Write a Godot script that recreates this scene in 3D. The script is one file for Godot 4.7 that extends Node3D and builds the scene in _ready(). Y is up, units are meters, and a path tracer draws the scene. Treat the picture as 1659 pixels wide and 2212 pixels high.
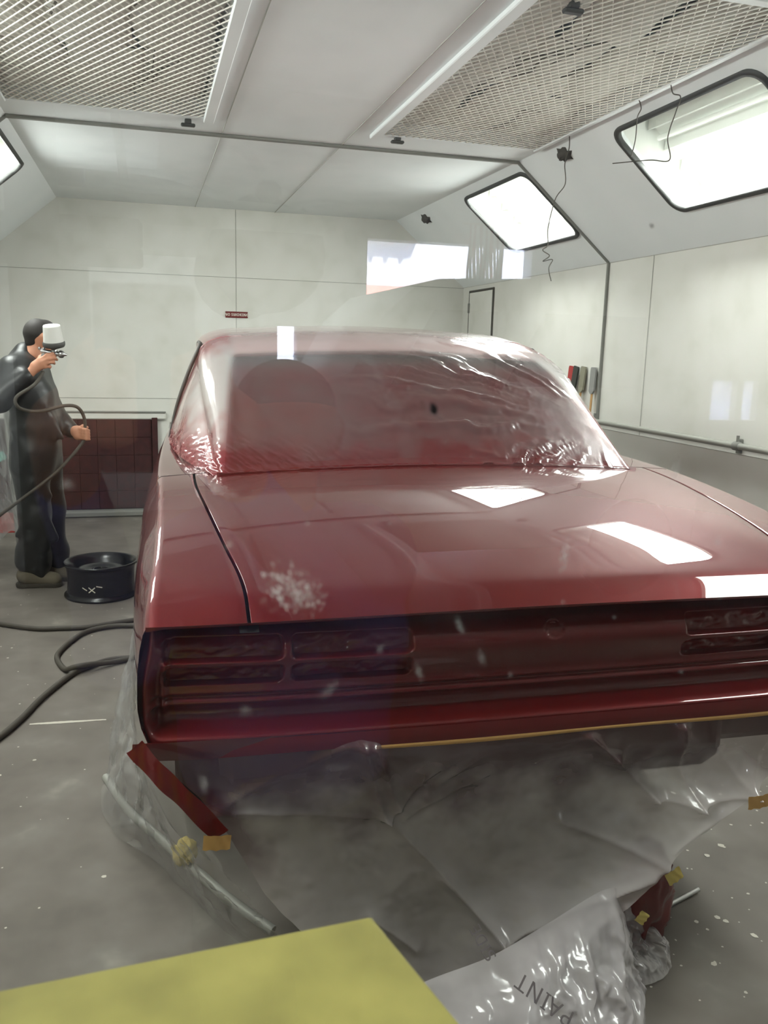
extends Node3D
# A paint booth seen through the window of its front wall: a freshly sprayed red coupe, masked with film, and its painter.

class MB:
	var v := PackedVector3Array()
	var i := PackedInt32Array()
	var uv := PackedVector2Array()
	var c := PackedColorArray()
	func tri(a: Vector3, b: Vector3, d: Vector3) -> void:   # counter-clockwise seen from outside
		var n := v.size()
		v.append(a); v.append(b); v.append(d)
		i.append(n); i.append(n + 2); i.append(n + 1)
	func quad(a: Vector3, b: Vector3, d: Vector3, e: Vector3) -> void:
		tri(a, b, d); tri(a, d, e)
	func poly(p: Array) -> void:
		for k in range(1, p.size() - 1): tri(p[0], p[k], p[k + 1])
	func grid(rows: Array, closed := false, cols: Array = []) -> void:
		var n := v.size()
		var w: int = rows[0].size()
		for r in rows.size():
			for k in w:
				v.append(rows[r][k])
				uv.append(Vector2(float(k) / maxf(1.0, w - 1), float(r) / maxf(1.0, rows.size() - 1)))
				if cols.size(): c.append(cols[r][k])
		for r in rows.size() - 1:
			for k in (w if closed else w - 1):
				var k2 := (k + 1) % w
				var a := n + r * w + k
				var b := n + r * w + k2
				var d := n + (r + 1) * w + k2
				var e := n + (r + 1) * w + k
				i.append_array([a, d, b, a, e, d])
	func box(at: Vector3, s: Vector3, ba := Basis(), bevel := 0.0) -> void:
		var h := s / 2.0
		if bevel <= 0.0:
			var p := []
			for k in 8: p.append(at + ba * Vector3(h.x if k & 1 else -h.x, h.y if k & 2 else -h.y, h.z if k & 4 else -h.z))
			for f in [[0, 2, 3, 1], [4, 5, 7, 6], [0, 1, 5, 4], [2, 6, 7, 3], [0, 4, 6, 2], [1, 3, 7, 5]]: quad(p[f[0]], p[f[1]], p[f[2]], p[f[3]])
			return
		var e := minf(bevel, minf(h.x, minf(h.y, h.z)) * 0.9)
		var q := {}
		for k in 8:
			var sg := Vector3(1 if k & 1 else -1, 1 if k & 2 else -1, 1 if k & 4 else -1)
			for ax in 3:
				var w := h - Vector3(e, e, e)
				w[ax] = h[ax]
				q[k * 3 + ax] = at + ba * (w * sg)
		var face := func(l: Array) -> void:
			var m: Vector3 = Vector3.ZERO
			for t in l: m += t
			m /= l.size()
			if ((l[1] - l[0]).cross(l[2] - l[0])).dot(m - at) < 0: l.reverse()
			poly(l)
		for ax in 3:
			for sg in 2:
				var b0 := 1 << ((ax + 1) % 3)
				var b1 := 1 << ((ax + 2) % 3)
				var base := (1 << ax) * sg
				face.call([q[base * 3 + ax], q[(base | b0) * 3 + ax], q[(base | b0 | b1) * 3 + ax], q[(base | b1) * 3 + ax]])
		for ax in 3:
			var ax1 := (ax + 1) % 3
			var ax2 := (ax + 2) % 3
			for s1 in 2:
				for s2 in 2:
					var base := (s1 << ax1) | (s2 << ax2)
					var top := base | (1 << ax)
					face.call([q[base * 3 + ax1], q[base * 3 + ax2], q[top * 3 + ax2], q[top * 3 + ax1]])
		for k in 8: face.call([q[k * 3], q[k * 3 + 1], q[k * 3 + 2]])
	func tube(p: PackedVector3Array, r: float, n := 8, r2 := -1.0) -> void:
		var rows := []
		var side := Vector3.ZERO
		for k in p.size():
			var d := (p[mini(k + 1, p.size() - 1)] - p[maxi(k - 1, 0)]).normalized()
			if side == Vector3.ZERO: side = d.cross(Vector3(0.31, 0.9, 0.2)).normalized()
			side = (side - d * side.dot(d)).normalized()
			var o := d.cross(side)
			var rr := r if r2 < 0 else lerpf(r, r2, float(k) / (p.size() - 1))
			var row := PackedVector3Array()
			for j in n: row.append(p[k] + (side * cos(TAU * j / n) + o * sin(TAU * j / n)) * rr)
			rows.append(row)
		grid(rows, true)
		for e in [[0, 1], [rows.size() - 1, -1]]:
			var m: Vector3 = p[e[0]]
			for j in n:
				if e[1] > 0: tri(m, rows[e[0]][(j + 1) % n], rows[e[0]][j])
				else: tri(m, rows[e[0]][j], rows[e[0]][(j + 1) % n])
	func lathe(prof: Array, n: int, t := Transform3D()) -> void:
		var rows := []
		for q in prof:
			var row := PackedVector3Array()
			for j in n: row.append(t * Vector3(q[0] * cos(TAU * j / n), q[1], q[0] * sin(TAU * j / n)))
			rows.append(row)
		grid(rows, true)
	func mesh() -> ArrayMesh:
		var nr := PackedVector3Array()
		nr.resize(v.size())
		for k in range(0, i.size(), 3):
			var a := i[k]
			var b := i[k + 1]
			var d := i[k + 2]
			var f := (v[d] - v[a]).cross(v[b] - v[a])
			nr[a] += f; nr[b] += f; nr[d] += f
		for k in nr.size(): nr[k] = nr[k].normalized() if nr[k].length_squared() > 1e-20 else Vector3.UP
		var arr := []
		arr.resize(Mesh.ARRAY_MAX)
		arr[Mesh.ARRAY_VERTEX] = v
		arr[Mesh.ARRAY_NORMAL] = nr
		arr[Mesh.ARRAY_INDEX] = i
		if uv.size() == v.size(): arr[Mesh.ARRAY_TEX_UV] = uv
		if c.size() == v.size(): arr[Mesh.ARRAY_COLOR] = c
		var m := ArrayMesh.new()
		m.add_surface_from_arrays(Mesh.PRIMITIVE_TRIANGLES, arr)
		return m

var M := {}
var used := {}

func numbered(n: String) -> String:
	used[n] = used.get(n, -1) + 1
	return n if used[n] == 0 else "%s_%03d" % [n, used[n]]

func put(called: String, b: MB, m: Material, parent: Node = self) -> MeshInstance3D:
	var o := MeshInstance3D.new()
	o.name = numbered(called) if parent == self else called
	o.mesh = b.mesh()
	o.material_override = m
	o.cast_shadow = GeometryInstance3D.SHADOW_CASTING_SETTING_ON
	parent.add_child(o, true)
	return o

func tag(o: Node, label: String, category: String, group := "", kind := "") -> Node:
	o.set_meta("label", label)
	o.set_meta("category", category)
	if group: o.set_meta("group", group)
	if kind: o.set_meta("kind", kind)
	return o

func struct(o: Node, label := "") -> Node:
	o.set_meta("kind", "structure")
	if label: o.set_meta("label", label)
	return o

func thing(called: String, at: Vector3, label: String, category: String, group := "", b := Basis()) -> Node3D:
	var o := Node3D.new()
	o.name = numbered(called)
	o.transform = Transform3D(b, at)
	add_child(o)
	tag(o, label, category, group)
	return o

func noise_tex(freq: float, ramp: Array, seed_ := 1, size := 512, kind := FastNoiseLite.TYPE_SIMPLEX_SMOOTH, octaves := 4) -> NoiseTexture2D:
	var n := FastNoiseLite.new()
	n.seed = seed_
	n.noise_type = kind
	n.frequency = freq
	n.fractal_octaves = octaves
	var t := NoiseTexture2D.new()
	t.width = size
	t.height = size
	t.seamless = true
	t.noise = n
	if ramp.size():
		var g := Gradient.new()
		var off := PackedFloat32Array()
		var co := PackedColorArray()
		for r in ramp:
			off.append(r[0]); co.append(r[1])
		g.offsets = off
		g.colors = co
		t.color_ramp = g
	return t

func mat(name_: String, col: Color, rough := 0.6, metal := 0.0) -> StandardMaterial3D:
	var m := StandardMaterial3D.new()
	m.resource_name = name_
	m.albedo_color = col
	m.roughness = rough
	m.metallic = metal
	M[name_] = m
	return m

func tri_world(m: StandardMaterial3D, tex: Texture2D, s: float) -> StandardMaterial3D:
	m.albedo_texture = tex
	m.uv1_triplanar = true
	m.uv1_world_triplanar = true
	m.uv1_scale = Vector3(s, s, s)
	return m

func film(name_: String, rough := 0.3) -> StandardMaterial3D:   # thin plastic sheeting; its vertex colours hold tint, overspray, cloudiness, painted sheen and shade
	var m := mat(name_, Color.WHITE, rough)
	m.transparency = BaseMaterial3D.TRANSPARENCY_ALPHA
	m.vertex_color_use_as_albedo = true
	m.cull_mode = BaseMaterial3D.CULL_DISABLED
	m.clearcoat_enabled = true
	m.clearcoat = 1.0
	m.clearcoat_roughness = 0.08
	return m

func herm(xs: Array, ys: Array, x: float) -> float:
	var n := xs.size()
	if x <= xs[0]: return ys[0]
	if x >= xs[n - 1]: return ys[n - 1]
	var k := 0
	while x > xs[k + 1]: k += 1
	var h: float = xs[k + 1] - xs[k]
	var s: float = (ys[k + 1] - ys[k]) / h
	var m0: float = s if k == 0 else ((ys[k] - ys[k - 1]) / (xs[k] - xs[k - 1]) * h + s * (xs[k] - xs[k - 1])) / (h + xs[k] - xs[k - 1])
	var m1: float = s if k == n - 2 else ((ys[k + 2] - ys[k + 1]) / (xs[k + 2] - xs[k + 1]) * h + s * (xs[k + 2] - xs[k + 1])) / (h + xs[k + 2] - xs[k + 1])
	var t: float = (x - xs[k]) / h
	return ys[k] * (1 + 2 * t) * (1 - t) * (1 - t) + m0 * h * t * (1 - t) * (1 - t) + ys[k + 1] * t * t * (3 - 2 * t) + m1 * h * t * t * (t - 1)

func curve(p: Array, per := 8) -> PackedVector3Array:   # Catmull-Rom through the points
	var o := PackedVector3Array()
	for k in p.size() - 1:
		for j in per: o.append(p[k].cubic_interpolate(p[k + 1], p[maxi(k - 1, 0)], p[mini(k + 2, p.size() - 1)], float(j) / per))
	o.append(p[p.size() - 1])
	return o

func seg_dist(p: Vector2, a: Vector2, b: Vector2) -> float:
	return p.distance_to(Geometry2D.get_closest_point_to_segment(p, a, b))

func round_rect(w: float, h: float, r: float, n := 6) -> PackedVector2Array:
	var o := PackedVector2Array()
	for k in 4:
		var cx := (w / 2 - r) * (1 if k == 0 or k == 3 else -1)
		var cy := (h / 2 - r) * (1 if k < 2 else -1)
		for j in n + 1:
			var a := PI / 2 * (k + float(j) / n)
			o.append(Vector2(cx + r * cos(a), cy + r * sin(a)))
	return o

func make_materials() -> void:
	var wl := mat("booth_white", Color(1, 1, 1), 0.55)
	tri_world(wl, noise_tex(0.012, [[0.0, Color(0.825, 0.825, 0.79)], [0.45, Color(0.862, 0.86, 0.832)], [1.0, Color(0.88, 0.878, 0.855)]], 3), 0.45)
	var cl := mat("ceiling_white", Color(1, 1, 1), 0.6)
	tri_world(cl, noise_tex(0.01, [[0.0, Color(0.905, 0.925, 0.93)], [0.5, Color(0.93, 0.95, 0.955)], [1.0, Color(0.945, 0.96, 0.965)]], 5), 0.4)
	var fl := mat("concrete", Color(1, 1, 1), 0.7)
	tri_world(fl, noise_tex(0.009, [[0.0, Color(0.36, 0.335, 0.31)], [0.35, Color(0.41, 0.385, 0.355)], [0.6, Color(0.435, 0.41, 0.38)], [0.8, Color(0.46, 0.44, 0.41)], [1.0, Color(0.54, 0.52, 0.485)]], 9, 1024, FastNoiseLite.TYPE_SIMPLEX_SMOOTH, 6), 0.35)
	mat("seam_grey", Color(0.50, 0.50, 0.48), 0.8)
	mat("grime", Color(0.30, 0.29, 0.27), 0.9)
	mat("pipe_grey", Color(0.60, 0.60, 0.57), 0.5, 0.2)
	mat("rubber", Color(0.22, 0.225, 0.22), 0.6)
	mat("lamp_white", Color(0.92, 0.93, 0.91), 0.4)
	mat("mesh_white", Color(0.90, 0.89, 0.86), 0.5)
	mat("seam_light", Color(0.68, 0.68, 0.655), 0.8)
	var fm := mat("filter_media", Color(1, 1, 1), 0.95)
	tri_world(fm, noise_tex(0.03, [[0.0, Color(0.70, 0.695, 0.665)], [0.5, Color(0.80, 0.795, 0.77)], [1.0, Color(0.86, 0.855, 0.83)]], 21), 1.6)
	mat("crease_shade", Color(0.40, 0.39, 0.36), 0.95)
	var p := mat("car_paint", Color(0.355, 0.010, 0.020), 0.48, 0.42)
	p.metallic_specular = 0.3
	p.clearcoat_enabled = true
	p.clearcoat = 1.0
	p.clearcoat_roughness = 0.006
	mat("gap_black", Color(0.05, 0.025, 0.025), 0.8)
	mat("tyre", Color(0.06, 0.06, 0.06), 0.8)
	mat("dark_glass", Color(0.05, 0.035, 0.035), 0.08)
	mat("front_grey", Color(0.42, 0.42, 0.41), 0.7)
	var hf := mat("lamp_film", Color(0.34, 0.028, 0.038), 0.34)
	hf.clearcoat_enabled = true
	hf.metallic_specular = 0.2
	hf.clearcoat = 0.9
	hf.clearcoat_roughness = 0.03
	film("film")
	film("film_dull", 0.42)
	var bl: StandardMaterial3D = film("film_backlit", 0.38)
	bl.backlight_enabled = true
	bl.backlight = Color(1.0, 1.0, 1.0)
	mat("tape_red", Color(0.36, 0.03, 0.035), 0.4)
	mat("tape_tan", Color(0.72, 0.56, 0.33), 0.75)
	mat("tape_yellow", Color(0.76, 0.68, 0.38), 0.75)
	var ye := mat("yellow_paint", Color(1, 1, 1), 0.75)
	tri_world(ye, noise_tex(0.012, [[0.0, Color(0.53, 0.50, 0.245)], [0.5, Color(0.595, 0.565, 0.285)], [1.0, Color(0.65, 0.615, 0.32)]], 31), 1.9)
	mat("hose", Color(0.27, 0.25, 0.22), 0.65)
	mat("steel", Color(0.70, 0.70, 0.70), 0.28, 0.9)
	mat("black_steel", Color(0.055, 0.065, 0.05), 0.25)
	var rf := mat("exhaust_red", Color(1, 1, 1), 0.9)
	tri_world(rf, noise_tex(0.02, [[0.0, Color(0.19, 0.08, 0.085)], [0.5, Color(0.24, 0.10, 0.105)], [1.0, Color(0.28, 0.125, 0.125)]], 17), 1.2)
	mat("wood", Color(0.72, 0.56, 0.36), 0.7)
	mat("board_red", Color(0.62, 0.19, 0.18), 0.6)
	mat("board_black", Color(0.20, 0.21, 0.19), 0.6)
	mat("board_olive", Color(0.50, 0.49, 0.42), 0.6)
	mat("board_grey", Color(0.53, 0.53, 0.52), 0.6)
	mat("skin", Color(0.74, 0.52, 0.41), 0.55)
	mat("hair", Color(0.13, 0.11, 0.10), 0.7)
	var cv := mat("coverall", Color(1, 1, 1), 0.42)
	tri_world(cv, noise_tex(0.02, [[0.0, Color(0.085, 0.09, 0.093)], [0.55, Color(0.105, 0.11, 0.113)], [0.8, Color(0.14, 0.148, 0.152)], [1.0, Color(0.27, 0.28, 0.29)]], 41), 1.1)
	mat("boot", Color(0.40, 0.37, 0.31), 0.9)
	mat("sole", Color(0.24, 0.22, 0.19), 0.9)
	mat("cup_white", Color(0.84, 0.84, 0.82), 0.5)
	mat("cup_dark", Color(0.28, 0.28, 0.27), 0.5)
	mat("red_enamel", Color(0.76, 0.16, 0.15), 0.5)
	mat("sign_maroon", Color(0.42, 0.10, 0.09), 0.6)
	mat("sign_letters", Color(0.85, 0.82, 0.78), 0.6)
	mat("mark_white", Color(0.78, 0.76, 0.71), 0.85)
	mat("print_grey", Color(0.36, 0.33, 0.34), 0.7)
	var g := mat("booth_glass", Color(0.82, 0.82, 0.80, 0.02), 0.0)
	g.transparency = BaseMaterial3D.TRANSPARENCY_ALPHA
	var lg := mat("lamp_glass", Color(0.9, 0.93, 0.9, 0.03), 0.0)
	lg.transparency = BaseMaterial3D.TRANSPARENCY_ALPHA
	mat("shop_wall", Color(0.72, 0.72, 0.70), 0.8)
	mat("shop_roof", Color(0.78, 0.78, 0.77), 0.85)
	mat("shirt", Color(0.47, 0.45, 0.68), 0.8)
	mat("dark_cloth", Color(0.12, 0.12, 0.14), 0.85)
	mat("facade", Color(0.88, 0.88, 0.87), 0.8)
	mat("facade_red", Color(0.62, 0.36, 0.33), 0.8)
	mat("facade_glass", Color(0.36, 0.44, 0.55), 0.2)
	mat("asphalt", Color(0.46, 0.46, 0.46), 0.9)
	mat("flag_red", Color(0.62, 0.14, 0.16), 0.8)
	mat("flag_white", Color(0.85, 0.84, 0.82), 0.8)
	mat("van_white", Color(0.80, 0.81, 0.80), 0.3)

func _ready() -> void:
	# camera
	var cam := Camera3D.new()
	cam.name = "camera"
	add_child(cam)
	cam.transform = Transform3D(Basis(Vector3.UP, deg_to_rad(-15.8)) * Basis(Vector3.RIGHT, deg_to_rad(-10.95)) * Basis(Vector3.BACK, deg_to_rad(1.5)), Vector3(0, 1.55, 0))
	var lens := CameraAttributesPhysical.new()
	lens.frustum_focal_length = 35.0 / (2.0 * 1106.0 / 1820.0)
	lens.exposure_aperture = 13.5
	lens.frustum_focus_distance = 2.9
	lens.frustum_near = 0.02
	lens.frustum_far = 200.0
	cam.attributes = lens
	cam.fov = rad_to_deg(2.0 * atan(1106.0 / 1820.0))
	cam.near = 0.02
	cam.current = true
	# sky, sun, exposure
	var env := Environment.new()
	env.background_mode = Environment.BG_SKY
	var sky := Sky.new()
	var sm := ProceduralSkyMaterial.new()
	sm.sky_top_color = Color(0.36, 0.55, 0.90)
	sm.sky_horizon_color = Color(0.86, 0.91, 1.0)
	sm.ground_bottom_color = Color(0.5, 0.5, 0.5)
	sm.ground_horizon_color = Color(0.7, 0.7, 0.7)
	sky.sky_material = sm
	env.sky = sky
	env.background_energy_multiplier = 15.0
	env.tonemap_mode = Environment.TONE_MAPPER_LINEAR
	env.tonemap_exposure = 1.0
	env.sdfgi_enabled = true
	env.ssao_enabled = true
	env.ssil_enabled = true
	var we := WorldEnvironment.new()
	we.name = "world"
	we.environment = env
	add_child(we)
	var sun := DirectionalLight3D.new()
	sun.name = "sun"
	sun.light_energy = 80.0
	sun.light_angular_distance = 0.6
	sun.shadow_enabled = true
	sun.rotation_degrees = Vector3(-48, 155, 0)
	add_child(sun)
	make_materials()
	build_booth()
	build_filters()
	build_lamps()
	build_wall_details()
	build_car()
	build_masking()
	build_floor_things()
	build_painter()
	build_window()
	build_shop()

const WX0 := -1.385
const WX1 := 2.985
const CX0 := -0.69
const CX1 := 2.29
const YW := 2.15
const YC := 2.73
const ZB := -7.92
const ZF := -0.345
const LAMP_ENERGY := 4.5

func slab(called: String, lo: Vector3, hi: Vector3, m: Material) -> MeshInstance3D:
	var b := MB.new()
	b.box((lo + hi) / 2, hi - lo)
	var o := put(called, b, m)
	struct(o)
	return o

func build_booth() -> void:
	slab("floor", Vector3(-4.2, -0.1, -9.6), Vector3(7.6, 0, 7.67), M.concrete)
	slab("wall_back", Vector3(WX0 - 0.1, 0, ZB - 0.08), Vector3(WX1 + 0.1, YC + 0.1, ZB), M.booth_white)
	slab("wall_right", Vector3(WX1, 0, ZB), Vector3(WX1 + 0.08, YW + 0.02, -0.285), M.booth_white)
	slab("wall_left", Vector3(WX0 - 0.08, 0, ZB), Vector3(WX0, YW + 0.02, -0.285), M.booth_white)
	# front wall with the window opening
	var f := MB.new()
	for r in [[WX0, -0.5, 0.0, YC], [1.2, WX1, 0.0, YC], [-0.5, 1.2, 0.0, 0.85], [-0.5, 1.2, 2.1, YC]]:
		f.box(Vector3((r[0] + r[1]) / 2, (r[2] + r[3]) / 2, -0.315), Vector3(r[1] - r[0], r[3] - r[2], 0.06))
	struct(put("wall_front", f, M.front_grey))
	# ceiling with the two filter openings
	var c := MB.new()
	var xs := [-0.69, -0.655, 0.335, 1.29, 2.25, 2.29]
	for k in 5:
		if k == 1 or k == 3:
			c.box(Vector3((xs[k] + xs[k + 1]) / 2, YC + 0.04, (ZB - 4.84) / 2), Vector3(xs[k + 1] - xs[k], 0.08, 4.84 + ZB).abs())
			for zz in [[-2.68, -2.52], [-0.62, -0.285]]: c.box(Vector3((xs[k] + xs[k + 1]) / 2, YC + 0.04, (zz[0] + zz[1]) / 2), Vector3(xs[k + 1] - xs[k], 0.08, zz[1] - zz[0]))
		else:
			c.box(Vector3((xs[k] + xs[k + 1]) / 2, YC + 0.04, (ZB - 0.285) / 2), Vector3(xs[k + 1] - xs[k], 0.08, -ZB - 0.285))
	struct(put("ceiling", c, M.ceiling_white))
	# sloping ceiling panels with the lamp openings
	for side in [1, -1]:
		var root := CSGCombiner3D.new()
		root.name = "ceiling_right" if side > 0 else "ceiling_left"
		add_child(root)
		root.transform = slope(side)
		struct(root)
		var bx := CSGBox3D.new()
		bx.size = Vector3(0.95, 0.04, -ZB - 0.285)
		bx.position = Vector3(0, 0.02, -side * (ZB - 0.285) / 2)
		bx.material = M.ceiling_white
		root.add_child(bx)
		for z in LAMP_Z:
			var hole := CSGPolygon3D.new()
			hole.operation = CSGShape3D.OPERATION_SUBTRACTION
			hole.polygon = round_rect(LAMP_W, LAMP_L, 0.075)
			hole.depth = 0.3
			hole.material = M.ceiling_white
			hole.rotation_degrees = Vector3(-90, 0, 0)
			hole.position = Vector3(LAMP_S, 0.15, -side * z)
			root.add_child(hole)
	# the outer building
	for w in [["wall_building_left", Vector3(-4.3, 0, -9.6), Vector3(-4.2, 3.8, 7.67)], ["wall_building_right", Vector3(7.6, 0, -9.6), Vector3(7.7, 3.8, 7.67)], ["wall_building_back", Vector3(-4.3, 0, -9.7), Vector3(7.7, 3.8, -9.6)], ["roof", Vector3(-4.3, 3.8, -9.7), Vector3(7.7, 3.9, 7.77)]]:
		slab(w[0], w[1], w[2], M.shop_roof if w[0] == "roof" else M.shop_wall)

const LAMP_Z := [-1.5, -3.62, -5.77]
const LAMP_L := 1.09
const LAMP_W := 0.56
const LAMP_S := 0.095

func slope(side: int) -> Transform3D:   # x runs up the slope from its middle, y outwards from the booth, z along it
	var a := Vector3(WX1 if side > 0 else WX0, YW, 0)
	var b := Vector3(CX1 if side > 0 else CX0, YC, 0)
	var ux := (b - a).normalized()
	var uy := Vector3(-ux.y, ux.x, 0) if side < 0 else Vector3(ux.y, -ux.x, 0)
	return Transform3D(Basis(ux, uy, ux.cross(uy)), (a + b) / 2)

func build_lamps() -> void:
	for side in [1, -1]:
		for n in 3:
			var t := slope(side)
			var zl: float = -side * LAMP_Z[n]
			var where: String = ["nearest the window", "middle bay, loose wires hanging over it", "in the far bay, beyond the grey joint"][n] if side > 0 else ["nearest the window", "in the middle bay", "in the far bay, cut by the picture edge"][n]
			var o := thing("ceiling_light", t * Vector3(LAMP_S, 0, zl), "rounded lamp in the %s slope, %s" % ["right" if side > 0 else "left", where], "light", "booth ceiling lights", t.basis)
			var g := MB.new()
			var ring := []
			for q in [[0.0, 0.012], [0.0, -0.014], [-0.024, -0.014], [-0.024, 0.012]]:
				var row := PackedVector3Array()
				for p2 in round_rect(LAMP_W + 0.024 + 2 * q[0], LAMP_L + 0.024 + 2 * q[0], 0.088 + q[0] * 0.6): row.append(Vector3(p2.x, q[1], p2.y))
				ring.append(row)
			ring.append(ring[0])
			g.grid(ring, true)
			put("gasket", g, M.rubber, o)
			var pb := MB.new()
			var pr := PackedVector3Array()
			for p2 in round_rect(LAMP_W + 0.01, LAMP_L + 0.01, 0.078): pr.append(Vector3(p2.x, 0.004, p2.y))
			pb.poly(Array(pr))
			put("pane", pb, M.lamp_glass, o)
			var h := MB.new()
			h.box(Vector3(0, 0.20, 0), Vector3(LAMP_W + 0.04, 0.01, LAMP_L + 0.04))
			for e in [-1, 1]:
				h.box(Vector3(e * (LAMP_W / 2 + 0.015), 0.12, 0), Vector3(0.01, 0.17, LAMP_L + 0.04))
				h.box(Vector3(0, 0.12, e * (LAMP_L / 2 + 0.015)), Vector3(LAMP_W + 0.04, 0.17, 0.01))
			for k in 3:   # folded reflector ridges between the tubes
				var x := -0.14 + k * 0.14
				h.poly([Vector3(x - 0.03, 0.195, LAMP_L / 2), Vector3(x, 0.15, LAMP_L / 2), Vector3(x, 0.15, -LAMP_L / 2), Vector3(x - 0.03, 0.195, -LAMP_L / 2)])
				h.poly([Vector3(x, 0.15, LAMP_L / 2), Vector3(x + 0.03, 0.195, LAMP_L / 2), Vector3(x + 0.03, 0.195, -LAMP_L / 2), Vector3(x, 0.15, -LAMP_L / 2)])
			put("housing", h, M.lamp_white, o)
			for k in 4:
				var tb := MB.new()
				var x2 := -0.21 + k * 0.14
				tb.tube(PackedVector3Array([Vector3(x2, 0.16, -LAMP_L / 2 + 0.02), Vector3(x2, 0.16, LAMP_L / 2 - 0.02)]), 0.014, 10)
				var tm := StandardMaterial3D.new()
				tm.resource_name = "tube_glow"
				tm.albedo_color = Color(0.95, 0.96, 0.94)
				var lit: bool = side < 0 or n != 1 or k < 2
				if lit:
					tm.emission_enabled = true
					tm.emission = Color(1.0, 0.985, 0.95)
					tm.emission_energy_multiplier = 3.0
				put("fluorescent_tube", tb, tm, o)
			var l := AreaLight3D.new()
			l.name = "tube_light"
			var part: float = 0.56 if side > 0 and n == 1 else 1.0
			l.area_size = Vector2((LAMP_W - 0.05) * part, LAMP_L - 0.05)
			l.light_energy = LAMP_ENERGY
			l.light_color = Color(0.975, 1.0, 0.975)
			l.shadow_enabled = true
			l.area_range = 20.0
			o.add_child(l)
			l.transform = Transform3D(Basis(Vector3.RIGHT, deg_to_rad(-90)), Vector3(-(LAMP_W - 0.05) * (1 - part) / 2, 0.035, 0))

func build_filters() -> void:
	var rng := RandomNumberGenerator.new()
	rng.seed = 5
	for f in [[-0.655, 0.335, "left", -4.84, -2.68], [1.29, 2.25, "right", -4.84, -2.68], [-0.655, 0.335, "left", -2.52, -0.62], [1.29, 2.25, "right", -2.52, -0.62]]:
		var x0: float = f[0]
		var x1: float = f[1]
		var z0: float = f[3]
		var z1: float = f[4]
		var o := thing("ceiling_filter", Vector3((x0 + x1) / 2, YC, (z0 + z1) / 2), "white intake filter behind expanded metal, %s half of the ceiling, %s" % [f[2], "middle bay" if z0 < -3.0 else "bay above the window"], "filter", "ceiling intake filters")
		var hx := (x1 - x0) / 2
		var hz := (z1 - z0) / 2
		var fr := MB.new()
		var inner := 1.0 if f[2] == "left" else -1.0
		fr.box(Vector3(inner * (hx + 0.02), -0.012, 0), Vector3(0.055, 0.024, hz * 2 + 0.1), Basis(), 0.004)
		fr.box(Vector3(-inner * (hx + 0.0), -0.008, 0), Vector3(0.03, 0.016, hz * 2 + 0.06), Basis(), 0.004)
		for e in [-1, 1]: fr.box(Vector3(0, -0.004, e * (hz + 0.02)), Vector3(hx * 2, 0.012, 0.045), Basis(), 0.003)
		put("frame", fr, M.ceiling_white, o)
		var g := MB.new()
		var px := 0.040
		var k := 0.56
		for fam: float in [1.0, -1.0]:
			var n := int((2 * hx + 2 * hz * k) / px) + 2
			for q in n:
				var c0 := -hx - (2 * hz * k if fam > 0 else 0.0) + q * px
				# x = c0 + fam * k * (z + hz)
				var za := -hz
				var zb := hz
				var lo: float = (-hx - c0) / (fam * k) - hz
				var hi: float = (hx - c0) / (fam * k) - hz
				za = maxf(za, minf(lo, hi))
				zb = minf(zb, maxf(lo, hi))
				if zb - za < 0.01: continue
				var a := Vector3(c0 + fam * k * (za + hz), -0.006 - fam * 0.0015, za)
				var b := Vector3(c0 + fam * k * (zb + hz), -0.006 - fam * 0.0015, zb)
				var d := (b - a).normalized()
				g.box((a + b) / 2, Vector3(0.0034, 0.005, a.distance_to(b)), Basis(Vector3.UP.cross(d).normalized(), Vector3.UP, d))
		var gm := put("expanded_metal_mesh", g, M.mesh_white, o)
		gm.set_meta("kind", "stuff")
		# filter media: soft pads pushed against the metal, with open creases between them
		var nx := 3
		var nz := 3
		for ix in nx:
			for iz in nz:
				var m := MB.new()
				var rows := []
				var ph := rng.randf() * 10.0
				for r in 15:
					var row := PackedVector3Array()
					for q in 13:
						var u := q / 12.0
						var w := r / 14.0
						var edge := minf(minf(u, 1 - u), minf(w, 1 - w))
						var y := 0.075 - 0.045 * (1.0 - exp(-edge * 9.0)) + 0.012 * sin(u * 7 + ph + w * 3) * sin(w * 5.5 + ph * 1.7) + 0.006 * sin(w * 23 + u * 11 + ph)
						row.append(Vector3(-hx + (ix + u) * 2 * hx / nx + 0.03 * sin(w * 4 + ix + ph), y, -hz + (iz + w) * 2 * hz / nz))
					rows.append(row)
				m.grid(rows)
				put("filter_pad", m, M.filter_media, o)
		for cr in 7:   # dark tubes laid in, crease shade put into their colour
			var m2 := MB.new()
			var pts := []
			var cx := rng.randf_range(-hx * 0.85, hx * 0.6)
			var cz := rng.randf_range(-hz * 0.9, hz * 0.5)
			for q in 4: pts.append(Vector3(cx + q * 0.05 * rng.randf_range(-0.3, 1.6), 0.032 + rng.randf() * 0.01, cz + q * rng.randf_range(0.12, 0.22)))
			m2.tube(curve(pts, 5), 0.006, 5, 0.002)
			put("fold_shade", m2, M.crease_shade, o)
		var ple := MB.new()
		ple.box(Vector3(0, 0.16, 0), Vector3(hx * 2 + 0.06, 0.02, hz * 2 + 0.06))
		for e in [-1, 1]:
			ple.box(Vector3(e * (hx + 0.02), 0.12, 0), Vector3(0.02, 0.1, hz * 2 + 0.06))
			ple.box(Vector3(0, 0.12, e * (hz + 0.02)), Vector3(hx * 2 + 0.06, 0.1, 0.02))
		put("housing", ple, M.ceiling_white, o)

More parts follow.
